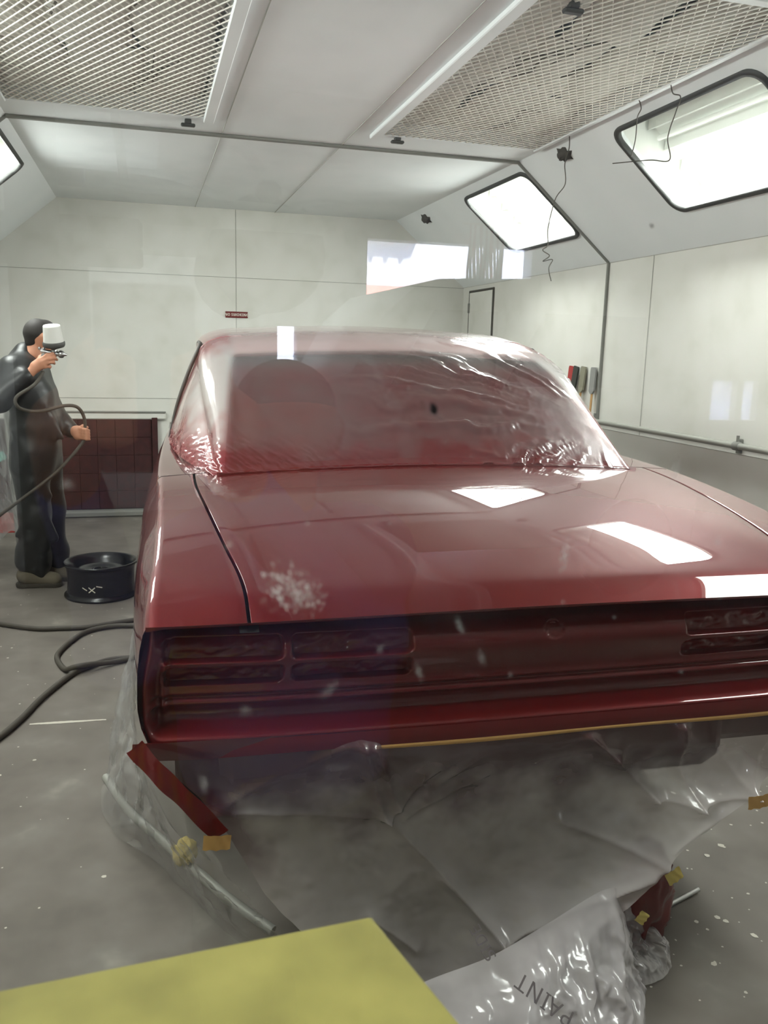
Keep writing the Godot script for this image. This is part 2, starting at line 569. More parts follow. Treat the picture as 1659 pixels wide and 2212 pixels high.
func bar(called: String, a: Vector3, b: Vector3, w: float, h: float, m: Material, up := Vector3.UP) -> MeshInstance3D:
	var mb := MB.new()
	var d := (b - a).normalized()
	var s := up.cross(d).normalized()
	mb.box((a + b) / 2, Vector3(w, h, a.distance_to(b)), Basis(s, d.cross(s), d), minf(w, h) * 0.25)
	return put(called, mb, m)

func build_wall_details() -> void:
	var zr := -5.2
	# grey joint strip running round the booth section
	struct(bar("trim_1", Vector3(CX0, YC - 0.008, zr), Vector3(CX1, YC - 0.008, zr), 0.034, 0.016, M.seam_grey))
	for s in [1, -1]:
		var a := Vector3(CX1 if s > 0 else CX0, YC, zr)
		var b := Vector3(WX1 if s > 0 else WX0, YW, zr)
		struct(bar("trim_%d" % (2 if s > 0 else 3), a + Vector3(0, -0.006, 0), b + Vector3(-s * 0.006, 0, 0), 0.022, 0.014, M.seam_grey, Vector3.FORWARD))
		struct(bar("trim_%d" % (4 if s > 0 else 5), b + Vector3(-s * 0.008, 0, 0), Vector3(b.x - s * 0.008, 1.08 if s > 0 else 0.0, zr), 0.024, 0.016, M.seam_grey, Vector3.FORWARD))
	# thin panel seams: shallow cover strips between the wall sheets
	var n := 6
	for r in [[Vector3(WX0, 2.145, ZB + 0.002), Vector3(WX1, 2.145, ZB + 0.002)], [Vector3(0.8, 1.06, ZB + 0.002), Vector3(0.8, YC, ZB + 0.002)], [Vector3(WX0, 1.06, ZB + 0.002), Vector3(WX1, 1.06, ZB + 0.002)], [Vector3(WX1 - 0.002, 1.055, ZB), Vector3(WX1 - 0.002, 1.055, -0.7)], [Vector3(WX1 - 0.002, 1.055, -4.68), Vector3(WX1 - 0.002, YW, -4.68)], [Vector3(WX1 - 0.002, 0.0, -2.4), Vector3(WX1 - 0.002, YW, -2.4)], [Vector3(0.45, YC - 0.002, ZB), Vector3(0.45, YC - 0.002, -0.7)], [Vector3(1.15, YC - 0.002, ZB), Vector3(1.15, YC - 0.002, -0.7)], [Vector3(WX1, YW, -0.7), Vector3(WX1, YW, ZB)], [Vector3(WX0, YW, -0.7), Vector3(WX0, YW, ZB)]]:
		struct(bar("trim_%d" % n, r[0], r[1], 0.0045, 0.0045, M.seam_light, Vector3.UP if absf((r[1] - r[0]).y) < 0.1 else Vector3.FORWARD))
		n += 1
	# ledge at the foot of the back wall sheets and the low plinth under the exhaust filters
	struct(bar("trim_%d" % n, Vector3(WX0, 0.905, ZB + 0.02), Vector3(0.16, 0.905, ZB + 0.02), 0.045, 0.07, M.booth_white))
	struct(bar("trim_%d" % (n + 1), Vector3(WX0, 0.938, ZB + 0.03), Vector3(0.16, 0.938, ZB + 0.03), 0.05, 0.012, M.seam_grey))
	struct(bar("trim_%d" % (n + 2), Vector3(WX0, 0.03, ZB + 0.06), Vector3(WX1, 0.03, ZB + 0.06), 0.12, 0.06, M.seam_grey))
	# exhaust bank of red-dyed filter pads
	var ex := thing("exhaust_filter_bank", Vector3(-0.67, 0.06, ZB + 0.02), "dark red overspray-soaked exhaust filter bank low in the back wall", "filter")
	var nx := 9
	for ix in nx:
		for iy in 5:
			var m := MB.new()
			m.box(Vector3(-0.70 + (ix + 0.5) * 1.40 / nx, 0.005 + (iy + 0.5) * 0.162, 0.008), Vector3(1.40 / nx - 0.0025, 0.1595, 0.02), Basis(), 0.002)
			put("filter_pad", m, M.exhaust_red, ex)
	var fr := MB.new()
	fr.box(Vector3(0.73, 0.41, 0.015), Vector3(0.05, 0.84, 0.06), Basis(), 0.004)
	fr.box(Vector3(0, 0.41, -0.008), Vector3(1.42, 0.83, 0.014))
	put("frame", fr, M.exhaust_red, ex)
	# no-smoking sign
	var sg := thing("no_smoking_sign", Vector3(0.803, 1.82, ZB + 0.006), "small maroon NO SMOKING sign on the back wall", "sign")
	var sb := MB.new()
	sb.box(Vector3.ZERO, Vector3(0.2, 0.055, 0.008), Basis(), 0.002)
	put("plate", sb, M.sign_maroon, sg)
	var txt := MeshInstance3D.new()
	txt.name = "lettering"
	var tm := TextMesh.new()
	var ft := SystemFont.new()
	ft.font_names = PackedStringArray(["Droid Sans"])
	ft.font_weight = 700
	tm.font = ft
	tm.text = "NO SMOKING"
	tm.font_size = 32
	tm.pixel_size = 0.00105
	tm.depth = 0.002
	txt.mesh = tm
	txt.material_override = M.sign_letters
	txt.position = Vector3(0, 0, 0.005)
	sg.add_child(txt)
	# pipe rail along the right wall
	var rl := thing("pipe_rail", Vector3(WX1 - 0.03, 1.10, 0), "grey steel pipe rail running along the right wall", "rail")
	var rb := MB.new()
	rb.tube(PackedVector3Array([Vector3(0, 0, ZB + 0.6), Vector3(0, 0, -0.8)]), 0.017, 12)
	put("pipe", rb, M.pipe_grey, rl)
	for z in [-7.0, -5.2, -3.72, -2.2, -1.0]:
		var cb := MB.new()
		cb.lathe([[0.0, -0.02], [0.024, -0.02], [0.024, 0.02], [0.0, 0.02]], 12, Transform3D(Basis(Vector3.RIGHT, PI / 2), Vector3(0, 0, z)))
		cb.box(Vector3(0.014, 0.0, z), Vector3(0.03, 0.075, 0.02), Basis(), 0.003)
		cb.tube(PackedVector3Array([Vector3(0, 0.0, z), Vector3(0, 0.055, z)]), 0.008, 8)
		put("clamp", cb, M.seam_grey, rl)
	# narrow door in the right wall near the back
	var dr := Node3D.new()
	dr.name = "door_1"
	dr.position = Vector3(WX1, 0.03, -7.44)
	add_child(dr)
	struct(dr, "narrow white access door in the right wall near the back corner")
	var db := MB.new()
	db.box(Vector3(-0.006, 1.03, 0), Vector3(0.02, 2.06, 0.55), Basis(), 0.004)
	put("panel", db, M.booth_white, dr)
	var dfm := MB.new()
	for e in [-1, 1]: dfm.box(Vector3(-0.006, 1.03, e * 0.287), Vector3(0.016, 2.09, 0.018), Basis(), 0.003)
	dfm.box(Vector3(-0.006, 2.072, 0), Vector3(0.016, 0.018, 0.59), Basis(), 0.003)
	put("frame", dfm, M.grime, dr)
	for y in [1.92, 1.1, 0.3]:
		var hg := MB.new()
		hg.box(Vector3(-0.02, y, -0.27), Vector3(0.014, 0.09, 0.03), Basis(), 0.003)
		put("hinge", hg, M.seam_grey, dr)
	# paddles standing on the rail
	var pads := [[-5.59, 0.0, "board_red", 0.02, "red"], [-5.525, 0.012, "board_black", -0.06, "black"], [-5.42, 0.0, "board_olive", 0.0, "olive grey"], [-5.245, 0.0, "board_grey", 0.10, "light grey"]]
	for q in pads:
		var ang: float = q[3]
		var po := thing("spray_test_paddle", Vector3(WX1 - 0.044 - q[1], 1.118, q[0]), "%s sprayed test paddle on a wooden handle, leaning on the right wall" % q[4], "paddle", "test paddles by the wall joint", Basis(Vector3.RIGHT, -ang) * Basis(Vector3.BACK, -0.09))
		var hb := MB.new()
		hb.box(Vector3(0, 0.10, 0), Vector3(0.010, 0.2, 0.020), Basis(), 0.003)
		put("handle", hb, M.wood if q[2] != "board_black" else M.board_black, po)
		var bb := MB.new()
		var pr := [Vector2(-0.012, 0.165), Vector2(0.012, 0.165), Vector2(0.033, 0.185), Vector2(0.035, 0.33), Vector2(0.028, 0.345), Vector2(-0.028, 0.35), Vector2(-0.035, 0.338), Vector2(-0.033, 0.185)]
		var fr2 := []
		var bk := []
		for w in pr:
			fr2.append(Vector3(-0.009, w.y, w.x)); bk.append(Vector3(0.004, w.y, w.x))
		bb.poly(fr2)
		var rv := bk.duplicate()
		rv.reverse()
		bb.poly(rv)
		for k in pr.size(): bb.quad(fr2[k], bk[k], bk[(k + 1) % pr.size()], fr2[(k + 1) % pr.size()])
		put("blade", bb, M[q[2]], po)
	# small black sprinkler stubs on the ceiling
	for q in [[0.25, -4.93, "at the corner of the left filter"], [1.40, -4.87, "at the far corner of the right filter"], [1.437, -2.87, "on the near frame of the right filter"]]:
		var so := thing("ceiling_clip", Vector3(q[0], YC - 0.002, q[1]), "small black clip %s" % q[2], "clip", "black clips on the ceiling")
		var s1 := MB.new()
		s1.box(Vector3(0, -0.012, 0), Vector3(0.035, 0.022, 0.035), Basis(), 0.004)
		put("stem", s1, M.rubber, so)
		var s2 := MB.new()
		s2.box(Vector3(0, -0.030, 0), Vector3(0.075, 0.016, 0.03), Basis(), 0.005)
		put("jaw", s2, M.rubber, so)
	# hacked openings in the right slope, stuffed with dirty wadding
	var rng := RandomNumberGenerator.new()
	rng.seed = 8
	var t := slope(1)
	for q in [[0.825 - 0.4526, -4.69, 0.06, "above the grey joint"], [0.805 - 0.4526, -7.26, 0.065, "in the far bay near the back wall"]]:
		var wl := MB.new()
		var rows := []
		for r in 7:
			var row := PackedVector3Array()
			for k in 16:
				var rad: float = sin(PI * r / 6.0 * 0.5 + 0.0) * q[2] * (1 + 0.35 * sin(k * 2.3 + r) * (r / 6.0)) * (1.0 if r < 6 else 1.12)
				var hgt := 0.035 * cos(PI * r / 12.0) * (1 + 0.3 * sin(k * 1.7 + r * 2.0))
				row.append(Vector3(cos(TAU * k / 16) * rad * 0.62, -hgt, sin(TAU * k / 16) * rad))
			rows.append(row)
		wl.grid(rows, true)
		var wo := put("wadding_plug", wl, M.grime)
		tag(wo, "ragged dark wadding plug in the right slope, %s" % q[3], "plug", "wadding plugs")
		var zz: float = q[1] if t.basis.z.z > 0 else -q[1]
		wo.transform = Transform3D(t.basis, t * Vector3(q[0], 0, zz))
	# loose wires dangling from the filter edge
	var wires := [
		["thin wire dangling in front of the middle lamp, with a long sideways loop", [Vector3(2.24, 2.73, -3.50), Vector3(2.25, 2.68, -3.49), Vector3(2.27, 2.66, -3.46), Vector3(2.26, 2.60, -3.47), Vector3(2.25, 2.50, -3.50), Vector3(2.30, 2.42, -3.55), Vector3(2.32, 2.46, -3.75), Vector3(2.30, 2.50, -4.05)]],
		["short hooked wire hanging from the filter edge left of the middle lamp", [Vector3(2.235, 2.73, -3.75), Vector3(2.25, 2.68, -3.74), Vector3(2.24, 2.64, -3.75), Vector3(2.245, 2.55, -3.76), Vector3(2.235, 2.47, -3.77)]],
		["long wire hanging down past the far lamp, tangled at its end", [Vector3(2.25, 2.73, -4.45), Vector3(2.27, 2.66, -4.48), Vector3(2.26, 2.58, -4.5), Vector3(2.28, 2.48, -4.52), Vector3(2.24, 2.40, -4.55), Vector3(2.23, 2.25, -4.6), Vector3(2.235, 2.16, -4.6), Vector3(2.21, 2.13, -4.61), Vector3(2.25, 2.10, -4.6), Vector3(2.22, 2.07, -4.62), Vector3(2.27, 2.08, -4.6), Vector3(2.25, 2.03, -4.6), Vector3(2.27, 1.96, -4.6)]],
	]
	for w in wires:
		var wb := MB.new()
		wb.tube(curve(w[1], 8), 0.0028, 6)
		tag(put("hanging_wire", wb, M.grime), w[0], "wire", "loose wires")

# ---- the car: x runs across it (right positive), y up, z backwards; v below is the distance forward from the tail lip
const CV := [0.0, 0.065, 0.15, 0.3, 0.5, 0.7, 1.0, 1.4, 2.0, 3.4, 3.7, 4.2, 4.6, 4.8]
const CY := [1.02, 1.045, 1.069, 1.104, 1.133, 1.153, 1.172, 1.180, 1.186, 1.19, 1.19, 1.165, 1.12, 1.05]

func car_us(v: float) -> float: return herm([0.0, 0.2, 0.6, 1.0, 1.5, 2.0, 3.0, 4.0, 4.5, 4.8], [0.893, 0.885, 0.885, 0.895, 0.905, 0.905, 0.885, 0.875, 0.85, 0.78], v)
func car_ub(v: float) -> float: return herm([0.0, 0.3, 0.8, 1.5, 2.2, 3.2, 4.2, 4.8], [0.918, 0.938, 0.952, 0.957, 0.945, 0.925, 0.925, 0.85], v)
func car_crown(v: float) -> float: return lerpf(0.012, 0.034, smoothstep(0.0, 0.4, v))
func car_vl(u: float) -> float: return 0.030 * pow(minf(absf(u) / 0.9, 1.0), 4.0)
func car_ul(v: float) -> float: return herm([0.0, 0.1, 0.3, 0.6, 0.95, 1.06], [0.688, 0.694, 0.722, 0.757, 0.788, 0.790], v)

func car_top(u: float, v: float) -> Vector3:
	var us := car_us(v)
	var y := herm(CV, CY, v) - car_crown(v) * pow(absf(u) / us, 2.0)
	var bl := 0.065 + 0.13 * smoothstep(0.70, 0.87, absf(u))
	var d := clampf(v / bl, 0.0, 1.0)
	y -= 0.020 * pow(1.0 - d, 1.5)
	return Vector3(u, y, -(v + car_vl(u) * clampf(1.0 - v / 0.4, 0.0, 1.0)))

func car_bottom(v: float) -> float:
	var y := lerpf(0.70, 0.50, smoothstep(0.05, 0.75, v))
	if v > 4.3: y = lerpf(0.5, 0.62, smoothstep(4.3, 4.8, v))
	for c in [1.12, 3.86]:
		var d: float = absf(v - c)
		if d < 0.39: y = maxf(y, 0.36 + sqrt(0.39 * 0.39 - d * d))
	return y

func car_side(v: float, s: float) -> Array:   # the section from below the shoulder down to the sill, as points
	var us := car_us(v)
	var ub := car_ub(v)
	var ys := car_top(us, v).y
	var bot := car_bottom(v)
	var z := -(v + 0.030 * clampf(1.0 - v / 0.4, 0.0, 1.0))
	var prof := [[us + 0.004, -0.006], [us + 0.009, -0.016], [lerpf(us + 0.01, ub, 0.45), -0.05], [lerpf(us + 0.01, ub, 0.85), -0.10], [ub, -0.15], [ub, -0.18], [ub - 0.006, -0.22], [ub - 0.012, -0.235], [ub - 0.03, -0.33], [ub - 0.06, -0.48], [ub - 0.09, -0.66]]
	var o := []
	for q in prof: o.append(Vector3(s * q[0], maxf(ys + q[1], bot), z))
	o.append(Vector3(s * (ub - 0.10), bot - 0.004, z))
	o.append(Vector3(s * (ub - 0.16), bot + 0.01, z))
	return o

func car_stations(v0: float, v1: float) -> Array:
	var o := []
	for v in [0.0, 0.003, 0.008, 0.016, 0.028, 0.042, 0.056, 0.068, 0.08, 0.095, 0.115, 0.14, 0.165, 0.19, 0.215, 0.25, 0.3, 0.36, 0.43, 0.5, 0.58, 0.66, 0.74, 0.76, 0.79, 0.83, 0.88, 0.94, 1.0, 1.06, 1.07, 1.12, 1.2, 1.3, 1.38, 1.43, 1.47, 1.49, 1.51, 1.56, 1.7, 1.9, 2.1, 2.4, 2.7, 3.0, 3.3, 3.45, 3.47, 3.5, 3.55, 3.62, 3.72, 3.86, 4.0, 4.1, 4.17, 4.22, 4.25, 4.27, 4.35, 4.45, 4.55, 4.65, 4.72, 4.77, 4.8]:
		if v >= v0 - 1e-6 and v <= v1 + 1e-6: o.append(v)
	return o

func rr_sdf(p: Vector2, c: Vector2, h: Vector2, r: float) -> float:
	var q := (p - c).abs() - h + Vector2(r, r)
	return Vector2(maxf(q.x, 0), maxf(q.y, 0)).length() + minf(maxf(q.x, q.y), 0.0) - r

const SLOTS := [[-0.741, 0.9265, 0.124, 0.0235], [-0.466, 0.9265, 0.131, 0.0235], [-0.741, 0.868, 0.124, 0.0215], [-0.466, 0.868, 0.131, 0.0215], [0.466, 0.9265, 0.131, 0.0235], [0.741, 0.9265, 0.124, 0.0235], [0.466, 0.868, 0.131, 0.0215], [0.741, 0.868, 0.124, 0.0215]]

func tail_profile(y: float) -> float:   # how far in from the lip the recessed tail panel lies at each height
	return herm([0.698, 0.712, 0.730, 0.742, 0.748, 0.757, 0.765, 0.785, 0.797, 0.800, 0.806, 0.812, 0.818, 0.822, 0.828, 0.834, 0.952, 0.958, 0.966, 0.980, 0.990], [0.020, 0.002, 0.0, 0.004, 0.016, 0.046, 0.056, 0.060, 0.050, 0.040, 0.0365, 0.040, 0.046, 0.040, 0.0345, 0.036, 0.044, 0.054, 0.080, 0.092, 0.088], y)

func build_car() -> void:
	var a := deg_to_rad(2.7)
	var car := thing("red_coupe", Vector3(0.885, 0, -1.63), "freshly sprayed glossy dark red vintage two-door coupe seen from behind", "car", "", Basis(Vector3.UP, -a) * Basis(Vector3.BACK, 0.007))
	# quarter panels, doors and front: outer shell, open where the boot lid sits
	var b := MB.new()
	for s in [-1.0, 1.0]:
		var rows := []
		for v in car_stations(0.0, 1.06):
			var row := PackedVector3Array()
			var u0: float = car_ul(v) + 0.0045
			var us := car_us(v)
			var p0 := car_top(s * u0, v)
			row.append(p0 + Vector3(0, -0.022, 0))
			row.append(p0 + Vector3(-s * 0.0008, -0.004, 0))
			for k in 14: row.append(car_top(s * lerpf(u0, us - 0.006, k / 13.0), v))
			for p in car_side(v, s): row.append(p)
			rows.append(row)
		if s > 0:
			for r in rows: r.reverse()
		b.grid(rows)
	var rows2 := []
	for v in car_stations(1.07, 4.8):
		var row := PackedVector3Array()
		var lft: Array = car_side(v, -1.0)
		lft.reverse()
		for p in lft: row.append(p)
		var us := car_us(v)
		for k in 41: row.append(car_top(lerpf(-us + 0.006, us - 0.006, k / 40.0), v))
		for p in car_side(v, 1.0): row.append(p)
		row.reverse()
		rows2.append(row)
	b.grid(rows2)
	# nose closing face
	var last: PackedVector3Array = rows2[rows2.size() - 1]
	for k in last.size() - 1: b.tri(Vector3(0, 0.85, -4.86), last[k], last[k + 1])
	put("body_shell", b, M.car_paint, car)
	# boot lid
	var lid := MB.new()
	var lrows := []
	for v in car_stations(0.0, 1.06):
		var row := PackedVector3Array()
		var ul := car_ul(v) - 0.0045
		row.append(car_top(-ul, v) + Vector3(0, -0.022, 0))
		row.append(car_top(-ul, v) + Vector3(-0.0008, -0.004, 0))
		for k in 49: row.append(car_top(lerpf(-ul, ul, k / 48.0), v))
		row.append(car_top(ul, v) + Vector3(0.0008, -0.004, 0))
		row.append(car_top(ul, v) + Vector3(0, -0.022, 0))
		row.reverse()
		lrows.append(row)
	lid.grid(lrows)
	put("boot_lid", lid, M.car_paint, car)
	var gut := MB.new()
	for s in [-1.0, 1.0]:
		var gr := []
		for v in car_stations(0.0, 1.06):
			var row := PackedVector3Array()
			for e in [-0.02, 0.02]: row.append(car_top(s * (car_ul(v) + e), v) + Vector3(0, -0.021, 0))
			gr.append(row)
		gut.grid(gr)
	var fg := PackedVector3Array()
	var fg2 := PackedVector3Array()
	for k in 21:
		var u := lerpf(-0.8, 0.8, k / 20.0)
		fg.append(car_top(u, 1.05) + Vector3(0, -0.02, 0)); fg2.append(car_top(u, 1.08) + Vector3(0, -0.02, 0))
	gut.grid([fg, fg2])
	put("lid_gap_channel", gut, M.gap_black, car)
	# recessed tail panel with eight lamp slots
	var ys := PackedFloat32Array()
	var y := 0.698
	while y < 0.9901:
		ys.append(y)
		y += 0.0024 if y > 0.835 and y < 0.962 else 0.003
	var tp := MB.new()
	var tr := []
	var nq := 420
	for yy in ys:
		var row := PackedVector3Array()
		for k in nq + 1:
			var q := lerpf(-1.0, 1.0, float(k) / nq)
			row.append(tail_point(q, yy))
		tr.append(row)
	# lip return that joins the deck edge to the panel
	var top_rows := []
	for e in [[0.0, 0.0], [0.002, -0.006], [0.010, -0.0095], [0.05, -0.0085], [0.085, -0.0085]]:
		var row := PackedVector3Array()
		for k in nq + 1:
			var q := lerpf(-1.0, 1.0, float(k) / nq)
			var u := q * (car_us(0.0) + 0.003)
			var p := car_top(u, 0.0)
			row.append(p + Vector3(0, e[1], -e[0] * (1.0 - smoothstep(0.95, 0.99, absf(q)))))
		top_rows.append(row)
	for r in range(top_rows.size() - 1, -1, -1): tr.append(top_rows[r])
	tp.grid(tr)
	put("tail_panel", tp, M.car_paint, car)
	var rng := RandomNumberGenerator.new()
	rng.seed = 3
	var nz := FastNoiseLite.new()
	nz.seed = 77
	nz.frequency = 9.0
	nz.fractal_type = FastNoiseLite.FRACTAL_RIDGED
	nz.fractal_octaves = 3
	for s in SLOTS:
		var fm := MB.new()
		var fr := []
		for r in 15:
			var row := PackedVector3Array()
			for k in 60:
				var u: float = s[0] + s[2] * lerpf(-1.02, 1.02, k / 59.0)
				var yy: float = s[1] + s[3] * lerpf(-1.05, 1.05, r / 14.0)
				var edge := minf(minf(k, 59 - k) / 8.0, minf(r, 14 - r) / 4.0)
				var dz := 0.0085 * nz.get_noise_3d(u * 1.3, yy * 3.2, s[0]) * clampf(edge, 0.15, 1.0)
				row.append(Vector3(u, yy, -(tail_profile(yy) + car_vl(u) + 0.022 + dz)))
			fr.append(row)
		fm.grid(fr)
		put("lamp_slot_film", fm, M.lamp_film, car)
	# lock cylinder
	var lk := MB.new()
	lk.lathe([[0.0, 0.004], [0.011, 0.004], [0.012, 0.0], [0.015, -0.002], [0.0165, 0.002], [0.019, 0.002], [0.020, -0.004]], 28, Transform3D(Basis(Vector3.RIGHT, PI / 2), Vector3(0.0, 0.937, -0.0425)))
	put("boot_lock", lk, M.car_paint, car)
	# greenhouse
	var rf := MB.new()
	var rr := []
	for v in [1.035, 1.08, 1.14, 1.22, 1.32, 1.42, 1.52, 1.62, 1.70, 1.75, 1.80, 1.87, 1.95, 2.0, 2.1, 2.25, 2.5, 2.75, 2.95, 3.05]:
		rr.append(green_section(v, -0.012))
	rf.grid(rr)
	put("roof_and_pillars", rf, M.car_paint, car)
	var ws := MB.new()
	var wr := []
	for v in [3.05, 3.15, 3.3, 3.45, 3.6]: wr.append(green_section(v, -0.014))
	ws.grid(wr)
	put("windscreen", ws, M.dark_glass, car)
	for s in [-1.0, 1.0]:
		var sw := MB.new()
		var r1 := []
		for k in 7:
			var row := PackedVector3Array()
			for v in [2.02, 2.2, 2.4, 2.6, 2.8, 2.97]:
				var lo := Vector3(s * 0.875, 1.165, -v)
				var hi := Vector3(s * 0.745, herm(GV, GY, v) - 0.085, -v)
				row.append(lo.lerp(hi, k / 6.0) + Vector3(s * 0.015 * sin(PI * k / 6.0), 0, 0))
			r1.append(row)
		sw.grid(r1)
		put("side_window", sw, M.dark_glass, car)
		var ch := MB.new()
		ch.tube(curve([Vector3(s * 0.882, 1.165, -1.995), Vector3(s * 0.85, 1.30, -1.985), Vector3(s * 0.80, 1.44, -1.99), Vector3(s * 0.752, 1.545, -2.02), Vector3(s * 0.748, 1.558, -2.1), Vector3(s * 0.75, 1.565, -2.5), Vector3(s * 0.75, 1.55, -2.95)], 6), 0.008, 8)
		put("window_trim", ch, M.rubber, car)
	# rear glass under the film
	var rg := MB.new()
	var r3 := []
	for v in [1.06, 1.2, 1.35, 1.5, 1.65, 1.735]:
		var row := PackedVector3Array()
		for k in 21:
			var u := lerpf(-0.66, 0.66, k / 20.0)
			row.append(Vector3(u, herm(GV, GY, v) - 0.006 - 0.02 * pow(u / 0.66, 2.0), -v))
		row.reverse()
		r3.append(row)
	rg.grid(r3)
	put("rear_window", rg, M.dark_glass, car)
	# wheels, hidden under the bagging film
	for v in [1.12, 3.86]:
		for s in [-1.0, 1.0]:
			var w := MB.new()
			w.lathe([[0.0, -0.10], [0.20, -0.10], [0.30, -0.11], [0.325, -0.085], [0.33, 0.0], [0.325, 0.085], [0.30, 0.11], [0.20, 0.10], [0.0, 0.10]], 32, Transform3D(Basis(Vector3.BACK, PI / 2), Vector3(s * 0.76, 0.333, -v)))
			put("wheel", w, M.tyre, car)
	# underbody
	var ub := MB.new()
	ub.box(Vector3(0, 0.62, -2.4), Vector3(1.5, 0.16, 4.5), Basis(), 0.03)
	ub.box(Vector3(0, 0.60, -0.45), Vector3(1.1, 0.22, 0.7), Basis(), 0.05)
	put("underbody", ub, M.gap_black, car)

func tail_point(q: float, y: float) -> Vector3:
	# outer edge of the body at this height, a little in front of the lip
	var us := car_us(0.0)
	var ub := car_ub(0.0)
	var top := car_top(us, 0.0).y
	var dy := top - y
	var uo := lerpf(us + 0.004, ub, smoothstep(0.0, 0.15, dy)) - 0.03 * smoothstep(0.2, 0.33, dy)
	var u := q * uo
	var edge := 1.0 - smoothstep(0.955, 0.985, absf(q))
	var lipz := car_vl(u)
	var inn := lerpf(0.004, tail_profile(y), edge)
	# raised bead just inside the outer fins
	inn -= 0.010 * exp(-pow((absf(q) - 0.945) / 0.008, 2.0)) * smoothstep(0.74, 0.80, y)
	var round_ := 0.024 * smoothstep(0.978, 1.0, absf(q)) * smoothstep(0.978, 1.0, absf(q))
	var p := Vector2(u, y)
	for s in SLOTS:
		if absf(u - s[0]) < s[2] + 0.02 and absf(y - s[1]) < s[3] + 0.01:
			var d := rr_sdf(p, Vector2(s[0], s[1]), Vector2(s[2], s[3]), 0.012)
			inn += 0.030 * (1.0 - smoothstep(-0.005, 0.0015, d))
	if Vector2(u, y - 0.937).length() < 0.022: inn += 0.004
	return Vector3(u, y, -(lipz + inn + round_))

const GV := [1.0, 1.1, 1.25, 1.4, 1.55, 1.68, 1.76, 1.85, 2.0, 2.2, 2.5, 2.8, 3.0, 3.15, 3.35, 3.6]
const GY := [1.165, 1.222, 1.307, 1.388, 1.461, 1.513, 1.541, 1.570, 1.605, 1.632, 1.648, 1.640, 1.612, 1.545, 1.40, 1.21]

func green_section(v: float, off: float) -> PackedVector3Array:
	var y := herm(GV, GY, v)
	var base_u := herm([1.0, 1.2, 1.5, 1.8, 2.0, 3.0, 3.6], [0.715, 0.775, 0.84, 0.868, 0.875, 0.87, 0.83], v)
	var base_y := 1.145 + 0.02 * smoothstep(1.0, 2.0, v)
	var ur := herm([1.0, 1.4, 1.76, 2.0, 2.5, 3.0, 3.6], [0.70, 0.735, 0.755, 0.755, 0.755, 0.745, 0.80], v)
	var uw := herm([1.0, 1.76, 2.0, 3.0, 3.6], [0.70, 0.625, 0.60, 0.60, 0.70], v)
	var half := []
	var h := y - base_y
	for k in 13:
		var t := k / 12.0
		half.append(Vector2(uw * t, y - 0.022 * t * t))
	var sh := minf(0.085, h * 0.42)
	for k in range(1, 8):
		var t := k / 7.0 * PI / 2
		half.append(Vector2(uw + (ur - uw) * sin(t), y - 0.022 - sh * (1 - cos(t))))
	var last: Vector2 = half[half.size() - 1]
	var stop := 1.0 if v <= 2.0 else 0.0
	for k in range(1, 8):
		var t := k / 7.0
		var p := last.lerp(Vector2(base_u, base_y), t) + Vector2(0.012 * sin(PI * t), 0)
		half.append(p if stop > 0.5 else last + Vector2(0.0, -0.012 * t))
	var row := PackedVector3Array()
	for k in range(half.size() - 1, 0, -1): row.append(Vector3(-half[k].x - off * minf(1.0, half[k].x / uw - 0.0) * (1.0 if k > 12 else 0.0), half[k].y + off * (1.0 if k < 18 else 0.4), -v))
	for k in half.size(): row.append(Vector3(half[k].x + off * (1.0 if k > 12 else 0.0), half[k].y + off * (1.0 if k < 18 else 0.4), -v))
	row.reverse()
	return row

# ---- plastic sheeting
func car_t() -> Transform3D:
	return Transform3D(Basis(Vector3.UP, -deg_to_rad(2.7)) * Basis(Vector3.BACK, 0.007), Vector3(0.885, 0, -1.63))

func ridged(freq: float, seed_: int, oct := 3) -> FastNoiseLite:
	var n := FastNoiseLite.new()
	n.seed = seed_
	n.frequency = freq
	n.fractal_type = FastNoiseLite.FRACTAL_RIDGED
	n.fractal_octaves = oct
	return n

func smooth_noise(freq: float, seed_: int) -> FastNoiseLite:
	var n := FastNoiseLite.new()
	n.seed = seed_
	n.frequency = freq
	n.fractal_octaves = 4
	return n

func resample(row: PackedVector3Array, n: int) -> PackedVector3Array:
	var l := PackedFloat32Array([0.0])
	for k in range(1, row.size()): l.append(l[k - 1] + row[k].distance_to(row[k - 1]))
	var o := PackedVector3Array()
	var k := 0
	for j in n:
		var d := l[l.size() - 1] * j / (n - 1)
		while k < l.size() - 2 and l[k + 1] < d: k += 1
		o.append(row[k].lerp(row[k + 1], clampf((d - l[k]) / maxf(1e-6, l[k + 1] - l[k]), 0, 1)))
	return o

const HUBS := [[0.70, 1.25, 0.013, 13.0, 1.15], [-0.665, 1.36, 0.006, 9.0, 0.35]]

